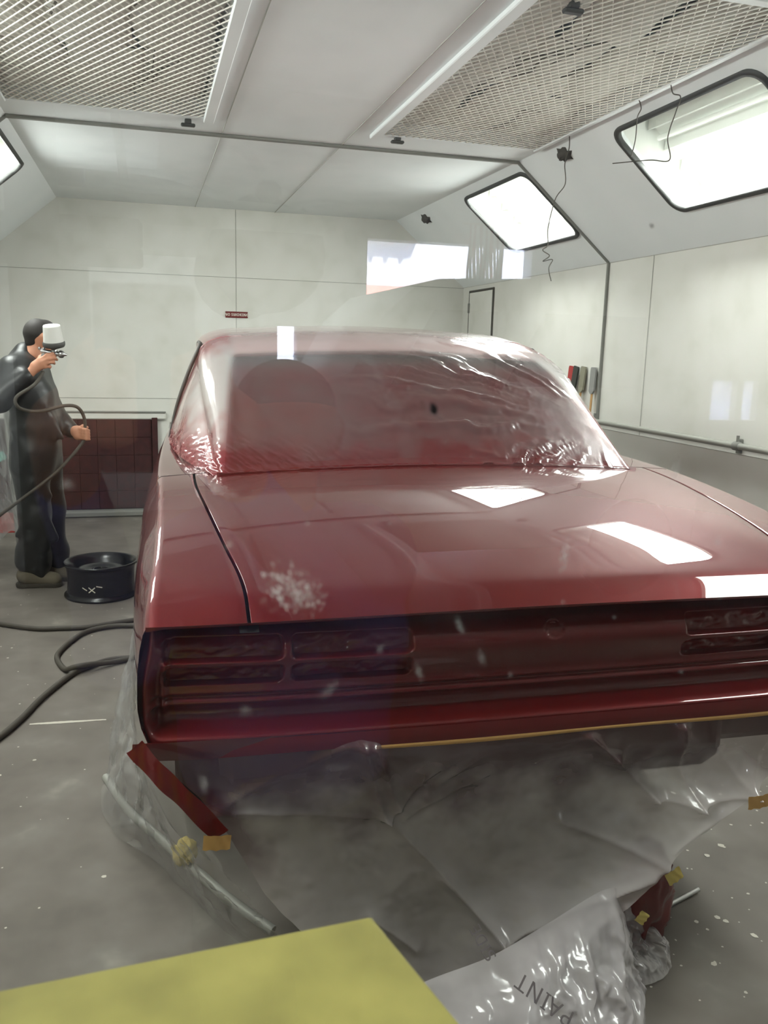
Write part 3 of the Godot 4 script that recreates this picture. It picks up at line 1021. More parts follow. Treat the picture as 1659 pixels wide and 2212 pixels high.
func build_masking() -> void:
	var crumple := ridged(5.0, 12)
	var fine := ridged(22.0, 13)
	var mist := smooth_noise(6.0, 14)
	var wob := smooth_noise(3.0, 19)
	# sheet over the roof, rear pillars and rear window
	var b := MB.new()
	var rows := []
	var cols := []
	var nv := 110
	for r in nv + 1:
		var v := lerpf(1.005, 2.62, pow(float(r) / nv, 1.25))
		var sec := resample(green_section(v, 0.007), 320)
		var row := PackedVector3Array()
		var col := PackedColorArray()
		for k in sec.size():
			var p := sec[k]
			var u := p.x
			var uw := lerpf(0.70, 0.625, clampf((v - 1.0) / 0.76, 0, 1))
			var sail := smoothstep(uw - 0.02, uw + 0.02, absf(u))
			var d := 0.0
			for h in HUBS:
				var q := Vector2(u - h[0], (v - h[1]) * 1.25)
				var rr := q.length()
				var th := q.angle() + 0.16 * wob.get_noise_2d(u, v)
				var s := 0.5 + 0.5 * cos(th * h[3] + 5.0 * wob.get_noise_2d(th * 1.3, h[0] * 9.0))
				d += h[2] * s * s * s * smoothstep(0.14, 0.52, rr) * (1.0 - smoothstep(h[4] * 0.35, h[4], rr))
			var base := 1.0 - smoothstep(0.0, 0.13, p.y - 1.15)
			d += (0.010 if u < 0.0 else 0.0006) * base * maxf(0.0, fine.get_noise_3d(u, p.y, v)) * (0.5 + 0.8 * sail)
			d += 0.0010 * crumple.get_noise_3d(u, p.y, v)
			var nrm := Vector3(signf(u) * sail * 0.75, 0.7, 0.45 * (1.0 - smoothstep(1.6, 2.0, v))).normalized()
			row.append(p + nrm * d)
			# overspray: red where the gun passed along the edges of the sheet
			var n1 := mist.get_noise_3d(u * 1.2, p.y * 1.2, v * 1.2)
			var low := 1.0 - smoothstep(0.02, 0.20, p.y - 1.16 + 0.07 * n1)
			var rs := maxf(low, smoothstep(0.10, 0.02, absf(p.y - 1.16) * 0.35 + (2.03 - v) * 0.26 + 0.04 * n1))
			rs = maxf(rs, smoothstep(1.66, 2.0, v + 0.10 * n1) * 0.9)
			var rw := maxf(low, (0.70 + 0.25 * n1) * (1.0 - smoothstep(1.56, 1.68, v + 0.03 * n1)))
			rw = maxf(rw, smoothstep(1.76, 2.2, v + 0.2 * n1) * 0.34)
			var red := lerpf(rw, rs, sail)
			red = maxf(red, 1.0 - smoothstep(0.05, 0.26, Vector2(u - 0.70, v - 1.22).length() + 0.08 * n1))
			red = clampf(red, 0, 1)
			var clear := Color(0.20, 0.17, 0.17, 0.40).lerp(Color(0.62, 0.46, 0.46, 0.62), smoothstep(1.70, 1.77, v)).lerp(Color(0.62, 0.60, 0.59, 0.62), sail)  # pale roof and pillars: film haze plus ceiling and wall reflections put into colour
			col.append(clear.lerp(Color(0.12, 0.010, 0.015, 0.72).lerp(Color(0.30, 0.022, 0.035, 0.66), sail), red))
		rows.append(row)
		cols.append(col)
	b.grid(rows, false, cols)
	var o := put("masking_film", b, M.film)
	tag(o, "clear masking film stretched over the roof and rear window, misted red", "plastic film", "masking films")
	o.transform = car_t()
	# bright taped lower edge of that sheet
	var te := MB.new()
	var tr := []
	for e in [0.0, 1.0]:
		var row := PackedVector3Array()
		for k in 41:
			var u := lerpf(-0.72, 0.735, k / 40.0)
			row.append(Vector3(u, herm(GV, GY, 1.012) - 0.022 * pow(u / 0.7, 2.0) + 0.010 - e * 0.012, -1.012 + e * 0.006))
		tr.append(row)
	te.grid(tr)
	var to := put("tape_edge", te, M.tape_red)
	tag(to, "thin red-misted tape line along the foot of the rear window film", "tape")
	to.transform = car_t()

	# skirt hanging from the tail to the floor
	var L := [Vector2(-0.045, 0.745), Vector2(0.03, 0.66), Vector2(0.108, 0.567), Vector2(0.18, 0.43), Vector2(0.243, 0.314), Vector2(0.347, 0.179), Vector2(0.44, 0.012)]
	var R := [Vector2(1.84, 0.715), Vector2(1.62, 0.60), Vector2(1.418, 0.491), Vector2(1.30, 0.40), Vector2(1.195, 0.318), Vector2(1.09, 0.209), Vector2(0.82, 0.012)]
	var creases := [[[0.426, 0.714], [0.505, 0.485], 0.030], [[0.455, 0.70], [0.54, 0.50], 0.024], [[0.513, 0.48], [0.117, 0.564], 0.018], [[0.513, 0.48], [0.798, 0.135], 0.034], [[0.513, 0.48], [0.614, 0.607], 0.022], [[0.117, 0.564], [0.401, 0.709], 0.016], [[0.964, 0.681], [1.055, 0.601], 0.030], [[1.055, 0.601], [1.18, 0.477], 0.034], [[1.204, 0.686], [1.28, 0.464], 0.030], [[1.18, 0.477], [1.28, 0.464], 0.024], [[1.28, 0.464], [1.418, 0.491], 0.020], [[1.418, 0.491], [1.307, 0.633], 0.016], [[1.418, 0.491], [1.465, 0.641], 0.016], [[1.203, 0.318], [0.961, 0.41], 0.018], [[0.80, 0.12], [1.16, 0.293], 0.022], [[0.662, 0.288], [0.798, 0.135], 0.022], [[0.62, 0.54], [0.70, 0.62], 0.016], [[0.56, 0.47], [0.75, 0.57], 0.016], [[1.418, 0.491], [1.22, 0.35], 0.014], [[0.60, 0.10], [0.48, 0.22], 0.02], [[1.195, 0.318], [1.05, 0.24], 0.014]]
	var sb := MB.new()
	rows = []
	cols = []
	var lc := PackedVector3Array()
	var rc := PackedVector3Array()
	var l3 := []
	var r3 := []
	for p in L: l3.append(Vector3(p.x, p.y, 0))
	for p in R: r3.append(Vector3(p.x, p.y, 0))
	lc = resample(curve(l3, 10), 171)
	rc = resample(curve(r3, 10), 171)
	for r in 171:
		var row := PackedVector3Array()
		var col := PackedColorArray()
		var t := r / 170.0
		for k in 281:
			var s := k / 280.0
			var p := lc[r].lerp(rc[r], s)
			p.y += 0.035 * sin(PI * s) * sin(PI * minf(t * 1.3, 1.0)) * -1.0
			var q := Vector2(p.x, p.y)
			var d := 0.0
			for c in creases:
				var a := Vector2(c[0][0], c[0][1])
				var e := Vector2(c[1][0], c[1][1])
				var ds := seg_dist(q, a, e)
				if ds < 0.15: d += c[2] * exp(-ds / 0.018)
			d -= 0.03 * exp(-(q - Vector2(1.235, 0.53)).length_squared() / 0.003)
			d -= 0.035 * exp(-(q - Vector2(0.513, 0.48)).length_squared() / 0.0012)
			d += 0.012 * wob.get_noise_2d(p.x * 1.2 + 3.0, p.y * 1.6) * smoothstep(0.0, 0.2, t)
			d += 0.0015 * crumple.get_noise_3d(p.x * 0.9 + 3.0, p.y * 0.5, 2.0) * smoothstep(0.0, 0.2, t)
			var sag := -0.03 - 0.10 * sin(PI * minf(1.0, t * 0.8)) * sin(PI * s)
			p.z = -1.625 + (s - 0.5) * 0.085 + sag * smoothstep(0.0, 0.25, t) + d * smoothstep(0.0, 0.06, t)
			row.append(p)
			var n1 := mist.get_noise_3d(p.x * 0.9, p.y * 0.9, 0.0)
			var red := clampf(1.0 - smoothstep(0.10, 0.50, t + 0.22 * n1), 0, 1) * 0.95  # dark at the top: red overspray plus shade put into the colour
			red = maxf(red, (1.0 - smoothstep(0.02, 0.16, s + 0.12 * n1)) * (1.0 - smoothstep(0.35, 0.6, t)))
			red = maxf(red, smoothstep(0.72, 0.92, s + 0.15 * n1) * (1.0 - smoothstep(0.25, 0.5, t)) * 0.5)
			var cloud := Color(0.62, 0.57, 0.57, 0.56 + 0.12 * n1)
			col.append(cloud.lerp(Color(0.075, 0.014, 0.017, 0.66), red))
		rows.append(row)
		cols.append(col)
	sb.grid(rows, false, cols)
	tag(put("masking_film", sb, M.film), "creased grey masking film skirt hanging from the tail down to the floor", "plastic film", "masking films")
	# tape along the tail and on the skirt corners
	var tp := MB.new()
	var ta := MB.new()
	for q in [[tp, 0.704, 0.742, -0.93, 0.95], [ta, 0.697, 0.708, -0.42, 0.95]]:
		rows = []
		for e in 6:
			var row := PackedVector3Array()
			for k in 61:
				var u := lerpf(q[3], q[4], k / 60.0)
				var y := lerpf(q[1], q[2], e / 5.0) + 0.0025 * sin(u * 9.0) * (1.0 - e / 5.0)
				row.append(Vector3(u, y, 0.016 - car_vl(u) - 0.004 * absf(e / 5.0 - 0.45)))
			rows.append(row)
		q[0].grid(rows)
	for q in [[tp, "tape_red", "red-misted masking tape along the lower edge of the tail"], [ta, "tape_tan", "tan paper tape edge under the right part of the tail"]]:
		var o2 := put("masking_tape", q[0], M[q[1]])
		tag(o2, q[2], "tape", "tapes on the skirt film")
		o2.transform = car_t()
	var edge := MB.new()
	rows = []
	for k in 31:
		var t := k / 30.0
		var p := curve([Vector3(-0.05, 0.75, -1.66), Vector3(-0.005, 0.70, -1.635), Vector3(0.05, 0.64, -1.62), Vector3(0.115, 0.560, -1.615)], 10)[k]
		var row := PackedVector3Array()
		for e in 5: row.append(p + Vector3(0.022, 0.016, 0) * lerpf(-0.4, 1.0, e / 4.0) + Vector3(0, 0, 0.022 + 0.004 * sin(t * 17 + e) ))
		rows.append(row)
	edge.grid(rows)
	tag(put("masking_tape", edge, M.lamp_film), "red-misted tape rolled along the left edge of the skirt film", "tape", "tapes on the skirt film")
	for q in [[0.112, 0.565, -1.60, 0.055, 0.032, -0.1, "tape_tan", "tan tape tab at the left edge of the skirt film"], [1.412, 0.49, -1.595, 0.06, 0.034, 0.05, "tape_tan", "tan tape tab at the upper right edge of the skirt film"], [1.195, 0.32, -1.60, 0.042, 0.036, 0.5, "tape_yellow", "yellow tape tab at the lower right edge of the skirt film"], [1.112, 0.225, -1.595, 0.03, 0.03, 0.9, "tape_yellow", "small yellow tape tab beside the red film bundle"]]:
		var tb := MB.new()
		rows = []
		for r in 7:
			var row := PackedVector3Array()
			for k in 9:
				var x: float = lerpf(-0.5, 0.5, k / 8.0) * q[3]
				var y: float = lerpf(-0.5, 0.5, r / 6.0) * q[4] * (1.0 + 0.06 * sin(k * 2.1))
				row.append(Vector3(x, y, 0.032 + 0.003 * cos(x * 60) + 0.0012 * sin(k * 1.9 + r)))
			rows.append(row)
		tb.grid(rows)
		var o3 := put("tape_tab", tb, M[q[6]])
		tag(o3, q[7], "tape", "tape tabs")
		o3.transform = Transform3D(Basis(Vector3.BACK, q[5]), Vector3(q[0], q[1], q[2]))

	# loose film below the skirt on the right, with printed lettering
	film_sheet([Vector3(0.46, 0.07, -1.62), Vector3(0.60, 0.12, -1.61), Vector3(0.74, 0.16, -1.60), Vector3(0.88, 0.22, -1.60), Vector3(1.02, 0.285, -1.60), Vector3(1.10, 0.24, -1.64), Vector3(1.13, 0.14, -1.66)],
		[Vector3(0.42, 0.015, -1.34), Vector3(0.56, 0.015, -1.28), Vector3(0.70, 0.015, -1.26), Vector3(0.84, 0.015, -1.30), Vector3(0.98, 0.015, -1.36), Vector3(1.07, 0.015, -1.45), Vector3(1.11, 0.015, -1.54)], 0.034, 31, Color(0.56, 0.52, 0.53, 0.66), "rumpled whitish film spilling to the floor below the skirt, with printed letters")
	film_sheet([Vector3(1.10, 0.18, -1.72), Vector3(1.16, 0.17, -1.74), Vector3(1.23, 0.15, -1.78), Vector3(1.28, 0.10, -1.82)], [Vector3(1.10, 0.012, -1.60), Vector3(1.17, 0.012, -1.585), Vector3(1.25, 0.012, -1.62), Vector3(1.29, 0.012, -1.72)], 0.04, 33, Color(0.5, 0.47, 0.47, 0.5), "small crumple of clear film on the floor under the red bundle")
	for q in [["PAINT", Vector3(0.80, 0.165, -1.44), 2.36, 0.0021], ["SIDE", Vector3(0.70, 0.235, -1.56), 1.9, 0.0016]]:
		var txt := MeshInstance3D.new()
		txt.name = numbered("printed_lettering")
		var tm := TextMesh.new()
		var ft := SystemFont.new()
		ft.font_names = PackedStringArray(["Droid Sans"])
		tm.font = ft
		tm.text = q[0]
		tm.font_size = 24
		tm.pixel_size = q[3]
		tm.depth = 0.0008
		txt.mesh = tm
		txt.material_override = M.print_grey
		txt.transform = Transform3D(Basis(Vector3.RIGHT, -0.85) * Basis(Vector3.BACK, q[2]), q[1])
		add_child(txt)
		tag(txt, "grey printed letters %s on the loose film below the skirt" % q[0], "lettering", "print on the film")
	# red wrapped bundle on the floor
	var rb := MB.new()
	rows = []
	for r in 26:
		var row := PackedVector3Array()
		var th := PI * r / 25.0
		for k in 40:
			var ph := TAU * k / 40
			var dir := Vector3(sin(th) * cos(ph), cos(th), sin(th) * sin(ph))
			var rad := 1.0 + 0.28 * crumple.get_noise_3dv(dir * 0.25 + Vector3(4, 1, 2)) + 0.16 * fine.get_noise_3dv(dir * 0.16)
			row.append(Vector3(dir.x * 0.062 * rad + dir.y * 0.012, maxf(0.0, 0.14 + dir.y * 0.135 * rad), dir.z * 0.06 * rad))
		rows.append(row)
	rb.grid(rows, true)
	var ro := put("red_film_bundle", rb, M.lamp_film)
	tag(ro, "shiny dark red crumpled film bundle standing on the floor right of the skirt", "bundle")
	ro.position = Vector3(1.235, 0.0, -1.74)
	var rod := MB.new()
	rod.tube(PackedVector3Array([Vector3(1.27, 0.012, -1.80), Vector3(1.525, 0.012, -1.885)]), 0.007, 10)
	tag(put("glass_rod", rod, M.steel), "thin pale rod lying on the floor beside the red bundle", "rod")
	# film bagged round the left rear wheel and trailing along the floor
	film_sheet([Vector3(0.10, 0.50, -1.72), Vector3(0.02, 0.60, -1.74), Vector3(-0.035, 0.70, -1.76), Vector3(-0.055, 0.70, -1.95), Vector3(-0.06, 0.60, -2.3), Vector3(-0.05, 0.74, -2.75), Vector3(-0.02, 0.62, -3.1)],
		[Vector3(0.33, 0.015, -1.90), Vector3(0.20, 0.015, -1.97), Vector3(0.06, 0.015, -2.23), Vector3(-0.02, 0.015, -2.40), Vector3(-0.13, 0.015, -2.56), Vector3(-0.19, 0.015, -2.82), Vector3(-0.12, 0.015, -3.15)], 0.05, 35, Color(0.55, 0.54, 0.53, 0.36), "crumpled clear film bagged round the left rear wheel and trailing on the floor")
	var roll := MB.new()
	roll.tube(curve([Vector3(-0.17, 0.09, -2.80), Vector3(-0.09, 0.10, -2.55), Vector3(0.03, 0.11, -2.30), Vector3(0.16, 0.09, -2.08), Vector3(0.28, 0.05, -1.95)], 8), 0.014, 8)
	tag(put("film_roll", roll, M.pipe_grey), "twisted grey rope of film lying over the film by the left rear wheel", "film roll")
	var kn := MB.new()
	rows = []
	for r in 12:
		var row := PackedVector3Array()
		for k in 18:
			var dir := Vector3(sin(PI * r / 11.0) * cos(TAU * k / 18), cos(PI * r / 11.0), sin(PI * r / 11.0) * sin(TAU * k / 18))
			row.append(dir * 0.03 * (1.0 + 0.5 * fine.get_noise_3dv(dir * 0.12)))
		rows.append(row)
	kn.grid(rows, true)
	var ko := put("tape_knot", kn, M.tape_yellow)
	tag(ko, "crumpled pale yellow tape knot on the film roll by the left rear wheel", "tape")
	ko.position = Vector3(0.07, 0.14, -2.22)

func film_sheet(top: Array, bottom: Array, amp: float, seed_: int, col: Color, label: String) -> void:
	var n1 := ridged(4.2, seed_, 4)
	var n2 := smooth_noise(5.0, seed_ + 1)
	var a := resample(curve(top, 8), 90)
	var e := resample(curve(bottom, 8), 90)
	var b := MB.new()
	var rows := []
	var cols := []
	for r in 61:
		var t := r / 60.0
		var row := PackedVector3Array()
		var cl := PackedColorArray()
		for k in 90:
			var p := a[k].lerp(e[k], t)
			p.y = lerpf(a[k].y, e[k].y, pow(t, 0.8))
			var w := sin(PI * clampf(t, 0, 1)) * 0.8 + 0.2 * t
			var u := k / 89.0 * a[0].distance_to(a[89])
			var g := n1.get_noise_3d(u * 3.4, t * 0.30, 3.0) + 0.12 * n1.get_noise_3dv(p * 2.6)
			var s := n2.get_noise_3d(u * 1.6, t * 0.6, 8.0)
			p += Vector3(s * 0.8, g * 0.55, g) * amp * w
			p.y = maxf(p.y, 0.006 + 0.01 * absf(g))
			row.append(p)
			var c := col
			c.a = clampf(col.a + 0.25 * s, 0.2, 0.9)
			cl.append(c)
		rows.append(row)
		cols.append(cl)
	b.grid(rows, false, cols)
	tag(put("masking_film", b, M.film), label, "plastic film", "masking films")

# ---- things on the floor
func build_floor_things() -> void:
	# bare black wheel rim
	var rim := thing("wheel_rim", Vector3(-0.305, 0, -5.36), "bare black steel wheel rim lying flat on the floor behind the car", "wheel rim")
	var b := MB.new()
	b.lathe([[0.150, 0.02], [0.205, 0.008], [0.215, 0.0], [0.222, 0.006], [0.220, 0.016], [0.207, 0.022], [0.203, 0.035], [0.201, 0.06], [0.199, 0.075], [0.199, 0.10], [0.200, 0.15], [0.203, 0.175], [0.207, 0.190], [0.214, 0.198], [0.222, 0.205], [0.222, 0.213], [0.214, 0.218], [0.206, 0.212], [0.196, 0.200], [0.184, 0.185], [0.176, 0.160], [0.165, 0.150]], 56)
	put("barrel", b, M.black_steel, rim)
	var dsk := MB.new()
	dsk.lathe([[0.168, 0.150], [0.150, 0.165], [0.125, 0.172], [0.10, 0.160], [0.075, 0.150], [0.06, 0.152], [0.045, 0.165], [0.036, 0.165], [0.034, 0.13]], 48)
	put("disc", dsk, M.black_steel, rim)
	for k in 5:
		var nb := MB.new()
		nb.lathe([[0.0, 0.006], [0.008, 0.006], [0.010, 0.0]], 12, Transform3D(Basis(), Vector3(cos(TAU * k / 5) * 0.057, 0.152, sin(TAU * k / 5) * 0.057)))
		put("bolt_hole", nb, M.gap_black, rim)
	# scuff marks on the rim side: white paint smears
	for q in [[2.02, 0.085, 0.034, 0.5], [1.80, 0.08, 0.05, -0.7], [1.80, 0.08, 0.05, 0.7], [1.58, 0.10, 0.035, 0.2]]:
		var sm := MB.new()
		var rows := []
		for e in [-0.5, 0.5]:
			var row := PackedVector3Array()
			for k in 7:
				var t := k / 6.0 - 0.5
				var an: float = q[0] + (t * cos(q[3]) * q[2] - e * 0.006 * sin(q[3])) / 0.2
				row.append(Vector3(cos(an) * 0.2005, q[1] + t * sin(q[3]) * q[2] + e * 0.006 * cos(q[3]), sin(an) * 0.2005))
			rows.append(row)
		sm.grid(rows)
		put("paint_smear", sm, M.mark_white, rim)
	# air hose snaking on the floor
	var h := MB.new()
	h.tube(curve([Vector3(-1.30, 0.014, -5.10), Vector3(-1.05, 0.014, -4.98), Vector3(-0.811, 0.014, -4.82), Vector3(-0.618, 0.014, -4.70), Vector3(-0.488, 0.014, -4.68), Vector3(-0.345, 0.014, -4.675), Vector3(-0.20, 0.014, -4.72), Vector3(0.1, 0.014, -4.80), Vector3(0.30, 0.014, -4.74), Vector3(0.05, 0.014, -4.62), Vector3(-0.19, 0.016, -4.66), Vector3(-0.342, 0.014, -4.60), Vector3(-0.421, 0.014, -4.439), Vector3(-0.462, 0.014, -4.275), Vector3(-0.453, 0.014, -4.175), Vector3(-0.411, 0.014, -4.055), Vector3(-0.367, 0.036, -4.016), Vector3(-0.306, 0.038, -4.033), Vector3(-0.182, 0.016, -4.105), Vector3(0.1, 0.014, -4.22), Vector3(0.35, 0.014, -4.2), Vector3(0.1, 0.014, -4.12), Vector3(-0.183, 0.014, -4.15), Vector3(-0.317, 0.014, -4.055), Vector3(-0.383, 0.014, -3.966), Vector3(-0.478, 0.014, -3.725), Vector3(-0.542, 0.014, -3.5), Vector3(-0.63, 0.014, -3.3), Vector3(-0.85, 0.014, -3.0)], 8), 0.013, 10)
	tag(put("air_hose", h, M.hose), "dark rubber air hose looping across the floor from under the car", "hose")
	# chalky line on the floor
	var rng := RandomNumberGenerator.new()
	rng.seed = 21
	var ln := MB.new()
	var rows := []
	for e in [-1, 1]:
		var row := PackedVector3Array()
		for k in 40:
			var t := k / 39.0
			row.append(Vector3(lerpf(-0.50, -0.20, t), 0.0012, lerpf(-3.49, -3.47, t) + e * (0.004 + 0.005 * sin(PI * minf(t * 1.2, 1.0)) + rng.randf() * 0.003)))
		rows.append(row)
	ln.grid(rows)
	tag(put("chalk_line", ln, M.mark_white), "short whitish scraped line on the floor left of the car", "floor mark")
	# spilled flecks of paint
	var sp := MB.new()
	for k in 420:
		var x: float
		var z: float
		if k < 300:
			x = rng.randf_range(1.15, 2.4)
			z = rng.randf_range(-2.9, -1.2)
		else:
			x = rng.randf_range(-1.2, -0.1)
			z = rng.randf_range(-5.6, -1.9)
		var r := rng.randf_range(0.0015, 0.005) * (1.0 if rng.randf() < 0.85 else 2.0)
		var ring := []
		for j in 6: ring.append(Vector3(x + cos(-TAU * j / 6) * r * rng.randf_range(0.7, 1.3), 0.0012, z + sin(-TAU * j / 6) * r * rng.randf_range(0.7, 1.3)))
		sp.poly(ring)
	var so := put("paint_flecks", sp, M.mark_white)
	tag(so, "pale flecks of dried paint spattered over the concrete floor", "paint flecks", "", "stuff")
	# rolling stand with film, at the left edge of the view
	var st := thing("rolling_stand", Vector3(-0.92, 0, -5.95), "grey rolling stand with a red bar, draped in film behind the painter", "stand")
	for s in [[-0.32, 0.0], [0.035, 0.0], [-0.32, -0.3], [0.035, -0.3]]:
		var leg := MB.new()
		leg.tube(PackedVector3Array([Vector3(s[0], 1.12, s[1]), Vector3(s[0] + 0.035, 0.09, s[1])]), 0.016, 10)
		put("leg", leg, M.pipe_grey, st)
		var fk := MB.new()
		fk.box(Vector3(s[0] + 0.045, 0.075, s[1]), Vector3(0.045, 0.06, 0.05), Basis(), 0.006)
		var cs := put("caster", fk, M.pipe_grey, st)
		var wh := MB.new()
		wh.lathe([[0.0, -0.012], [0.030, -0.012], [0.036, -0.006], [0.036, 0.006], [0.030, 0.012], [0.0, 0.012]], 20, Transform3D(Basis(Vector3.RIGHT, PI / 2), Vector3(s[0] + 0.06, 0.036, s[1])))
		put("wheel", wh, M.rubber, cs)
	for z in [0.0, -0.3]:
		var rbm := MB.new()
		rbm.box(Vector3(-0.13, 0.325, z + 0.02), Vector3(0.36, 0.075, 0.02), Basis(), 0.004)
		put("red_bar", rbm, M.red_enamel, st)
	var top := MB.new()
	top.box(Vector3(-0.14, 1.13, -0.15), Vector3(0.42, 0.03, 0.36), Basis(), 0.006)
	put("top_frame", top, M.pipe_grey, st)
	var rag := MB.new()
	rag.box(Vector3(0.0, 0.80, 0.05), Vector3(0.05, 0.055, 0.012), Basis(Vector3.BACK, 0.5), 0.004)
	var rm := mat("teal_tape", Color(0.55, 0.86, 0.80), 0.6)
	put("teal_tag", rag, rm, st)
	film_sheet([Vector3(-1.26, 1.15, -5.86), Vector3(-1.10, 1.16, -5.84), Vector3(-0.95, 1.16, -5.84), Vector3(-0.855, 1.14, -5.86)], [Vector3(-1.24, 0.15, -5.84), Vector3(-1.05, 0.10, -5.83), Vector3(-0.88, 0.32, -5.84), Vector3(-0.76, 0.12, -5.86)], 0.04, 51, Color(0.6, 0.61, 0.60, 0.42), "whitish film draped over the rolling stand behind the painter")

# ---- people
func sdf(bones: Array, cell: float, k: float, floor_y := -100.0) -> MB:   # tapered capsules, smoothly joined, meshed as surface nets
	var lo := Vector3(1e9, 1e9, 1e9)
	var hi := -lo
	for q in bones:
		var r: float = maxf(q[2], q[3]) + 0.03
		lo = lo.min(q[0].min(q[1]) - Vector3(r, r, r))
		hi = hi.max(q[0].max(q[1]) + Vector3(r, r, r))
	var n := Vector3i(((hi - lo) / cell).ceil()) + Vector3i(2, 2, 2)
	var f := PackedFloat32Array()
	f.resize(n.x * n.y * n.z)
	for q in bones:
		var a: Vector3 = q[0]
		var ab: Vector3 = q[1] - a
		var l2 := maxf(ab.length_squared(), 1e-9)
		var ra: float = q[2]
		var rb: float = q[3]
		var m := maxf(ra, rb) + cell * 2.0 + 3.0 / k
		var c0 := Vector3i(((a.min(q[1]) - Vector3(m, m, m) - lo) / cell).floor()).clamp(Vector3i.ZERO, n - Vector3i.ONE)
		var c1 := Vector3i(((a.max(q[1]) + Vector3(m, m, m) - lo) / cell).ceil()).clamp(Vector3i.ZERO, n - Vector3i.ONE)
		for z in range(c0.z, c1.z + 1):
			for y in range(c0.y, c1.y + 1):
				for x in range(c0.x, c1.x + 1):
					var p := lo + Vector3(x, y, z) * cell - a
					var t := clampf(p.dot(ab) / l2, 0.0, 1.0)
					var d := (p - ab * t).length() - lerpf(ra, rb, t)
					if d < m: f[(z * n.y + y) * n.x + x] += exp(-k * d)
	for j in f.size(): f[j] = -log(maxf(f[j], 1e-12)) / k
	var out := MB.new()
	var idx := {}
	var off := [Vector3i(0, 0, 0), Vector3i(1, 0, 0), Vector3i(0, 1, 0), Vector3i(1, 1, 0), Vector3i(0, 0, 1), Vector3i(1, 0, 1), Vector3i(0, 1, 1), Vector3i(1, 1, 1)]
	var edges := [[0, 1], [2, 3], [4, 5], [6, 7], [0, 2], [1, 3], [4, 6], [5, 7], [0, 4], [1, 5], [2, 6], [3, 7]]
	var sx := 1
	var sy := n.x
	var sz := n.x * n.y
	var oo := PackedInt32Array()
	for e in off: oo.append(e.x * sx + e.y * sy + e.z * sz)
	for z in n.z - 1:
		for y in n.y - 1:
			for x in n.x - 1:
				var at := (z * n.y + y) * n.x + x
				var s := 0
				for c in 8:
					if f[at + oo[c]] < 0.0: s += 1
				if s == 0 or s == 8: continue
				var sum := Vector3.ZERO
				var cnt := 0
				for e in edges:
					var fa := f[at + oo[e[0]]]
					var fb := f[at + oo[e[1]]]
					if (fa < 0.0) != (fb < 0.0):
						sum += Vector3(off[e[0]]).lerp(Vector3(off[e[1]]), fa / (fa - fb))
						cnt += 1
				idx[at] = out.v.size()
				var pt := lo + (Vector3(x, y, z) + sum / cnt) * cell
				pt.y = maxf(pt.y, floor_y)
				out.v.append(pt)
	for at in idx:
		var x: int = at % n.x
		var y: int = (at / n.x) % n.y
		var z: int = at / sz
		for ax in 3:
			var st: int = [sx, sy, sz][ax]
			var s1: int = [sy, sz, sx][ax]
			var s2: int = [sz, sx, sy][ax]
			if [x, y, z][(ax + 1) % 3] == 0 or [x, y, z][(ax + 2) % 3] == 0: continue
			var fa := f[at]
			var fb := f[at + st]
			if (fa < 0.0) == (fb < 0.0): continue
			var q := [idx.get(at, -1), idx.get(at - s1, -1), idx.get(at - s1 - s2, -1), idx.get(at - s2, -1)]
			if q.min() < 0: continue
			if fa < 0.0: out.i.append_array([q[0], q[2], q[1], q[0], q[3], q[2]])
			else: out.i.append_array([q[0], q[1], q[2], q[0], q[2], q[3]])
	return out

func V(x: float, y: float, z: float) -> Vector3: return Vector3(x, y, z)

func finger(bones: Array, pts: Array, r: float) -> void:
	for k in pts.size() - 1: bones.append([pts[k], pts[k + 1], r * (1.0 - 0.10 * k), r * (1.0 - 0.10 * (k + 1))])

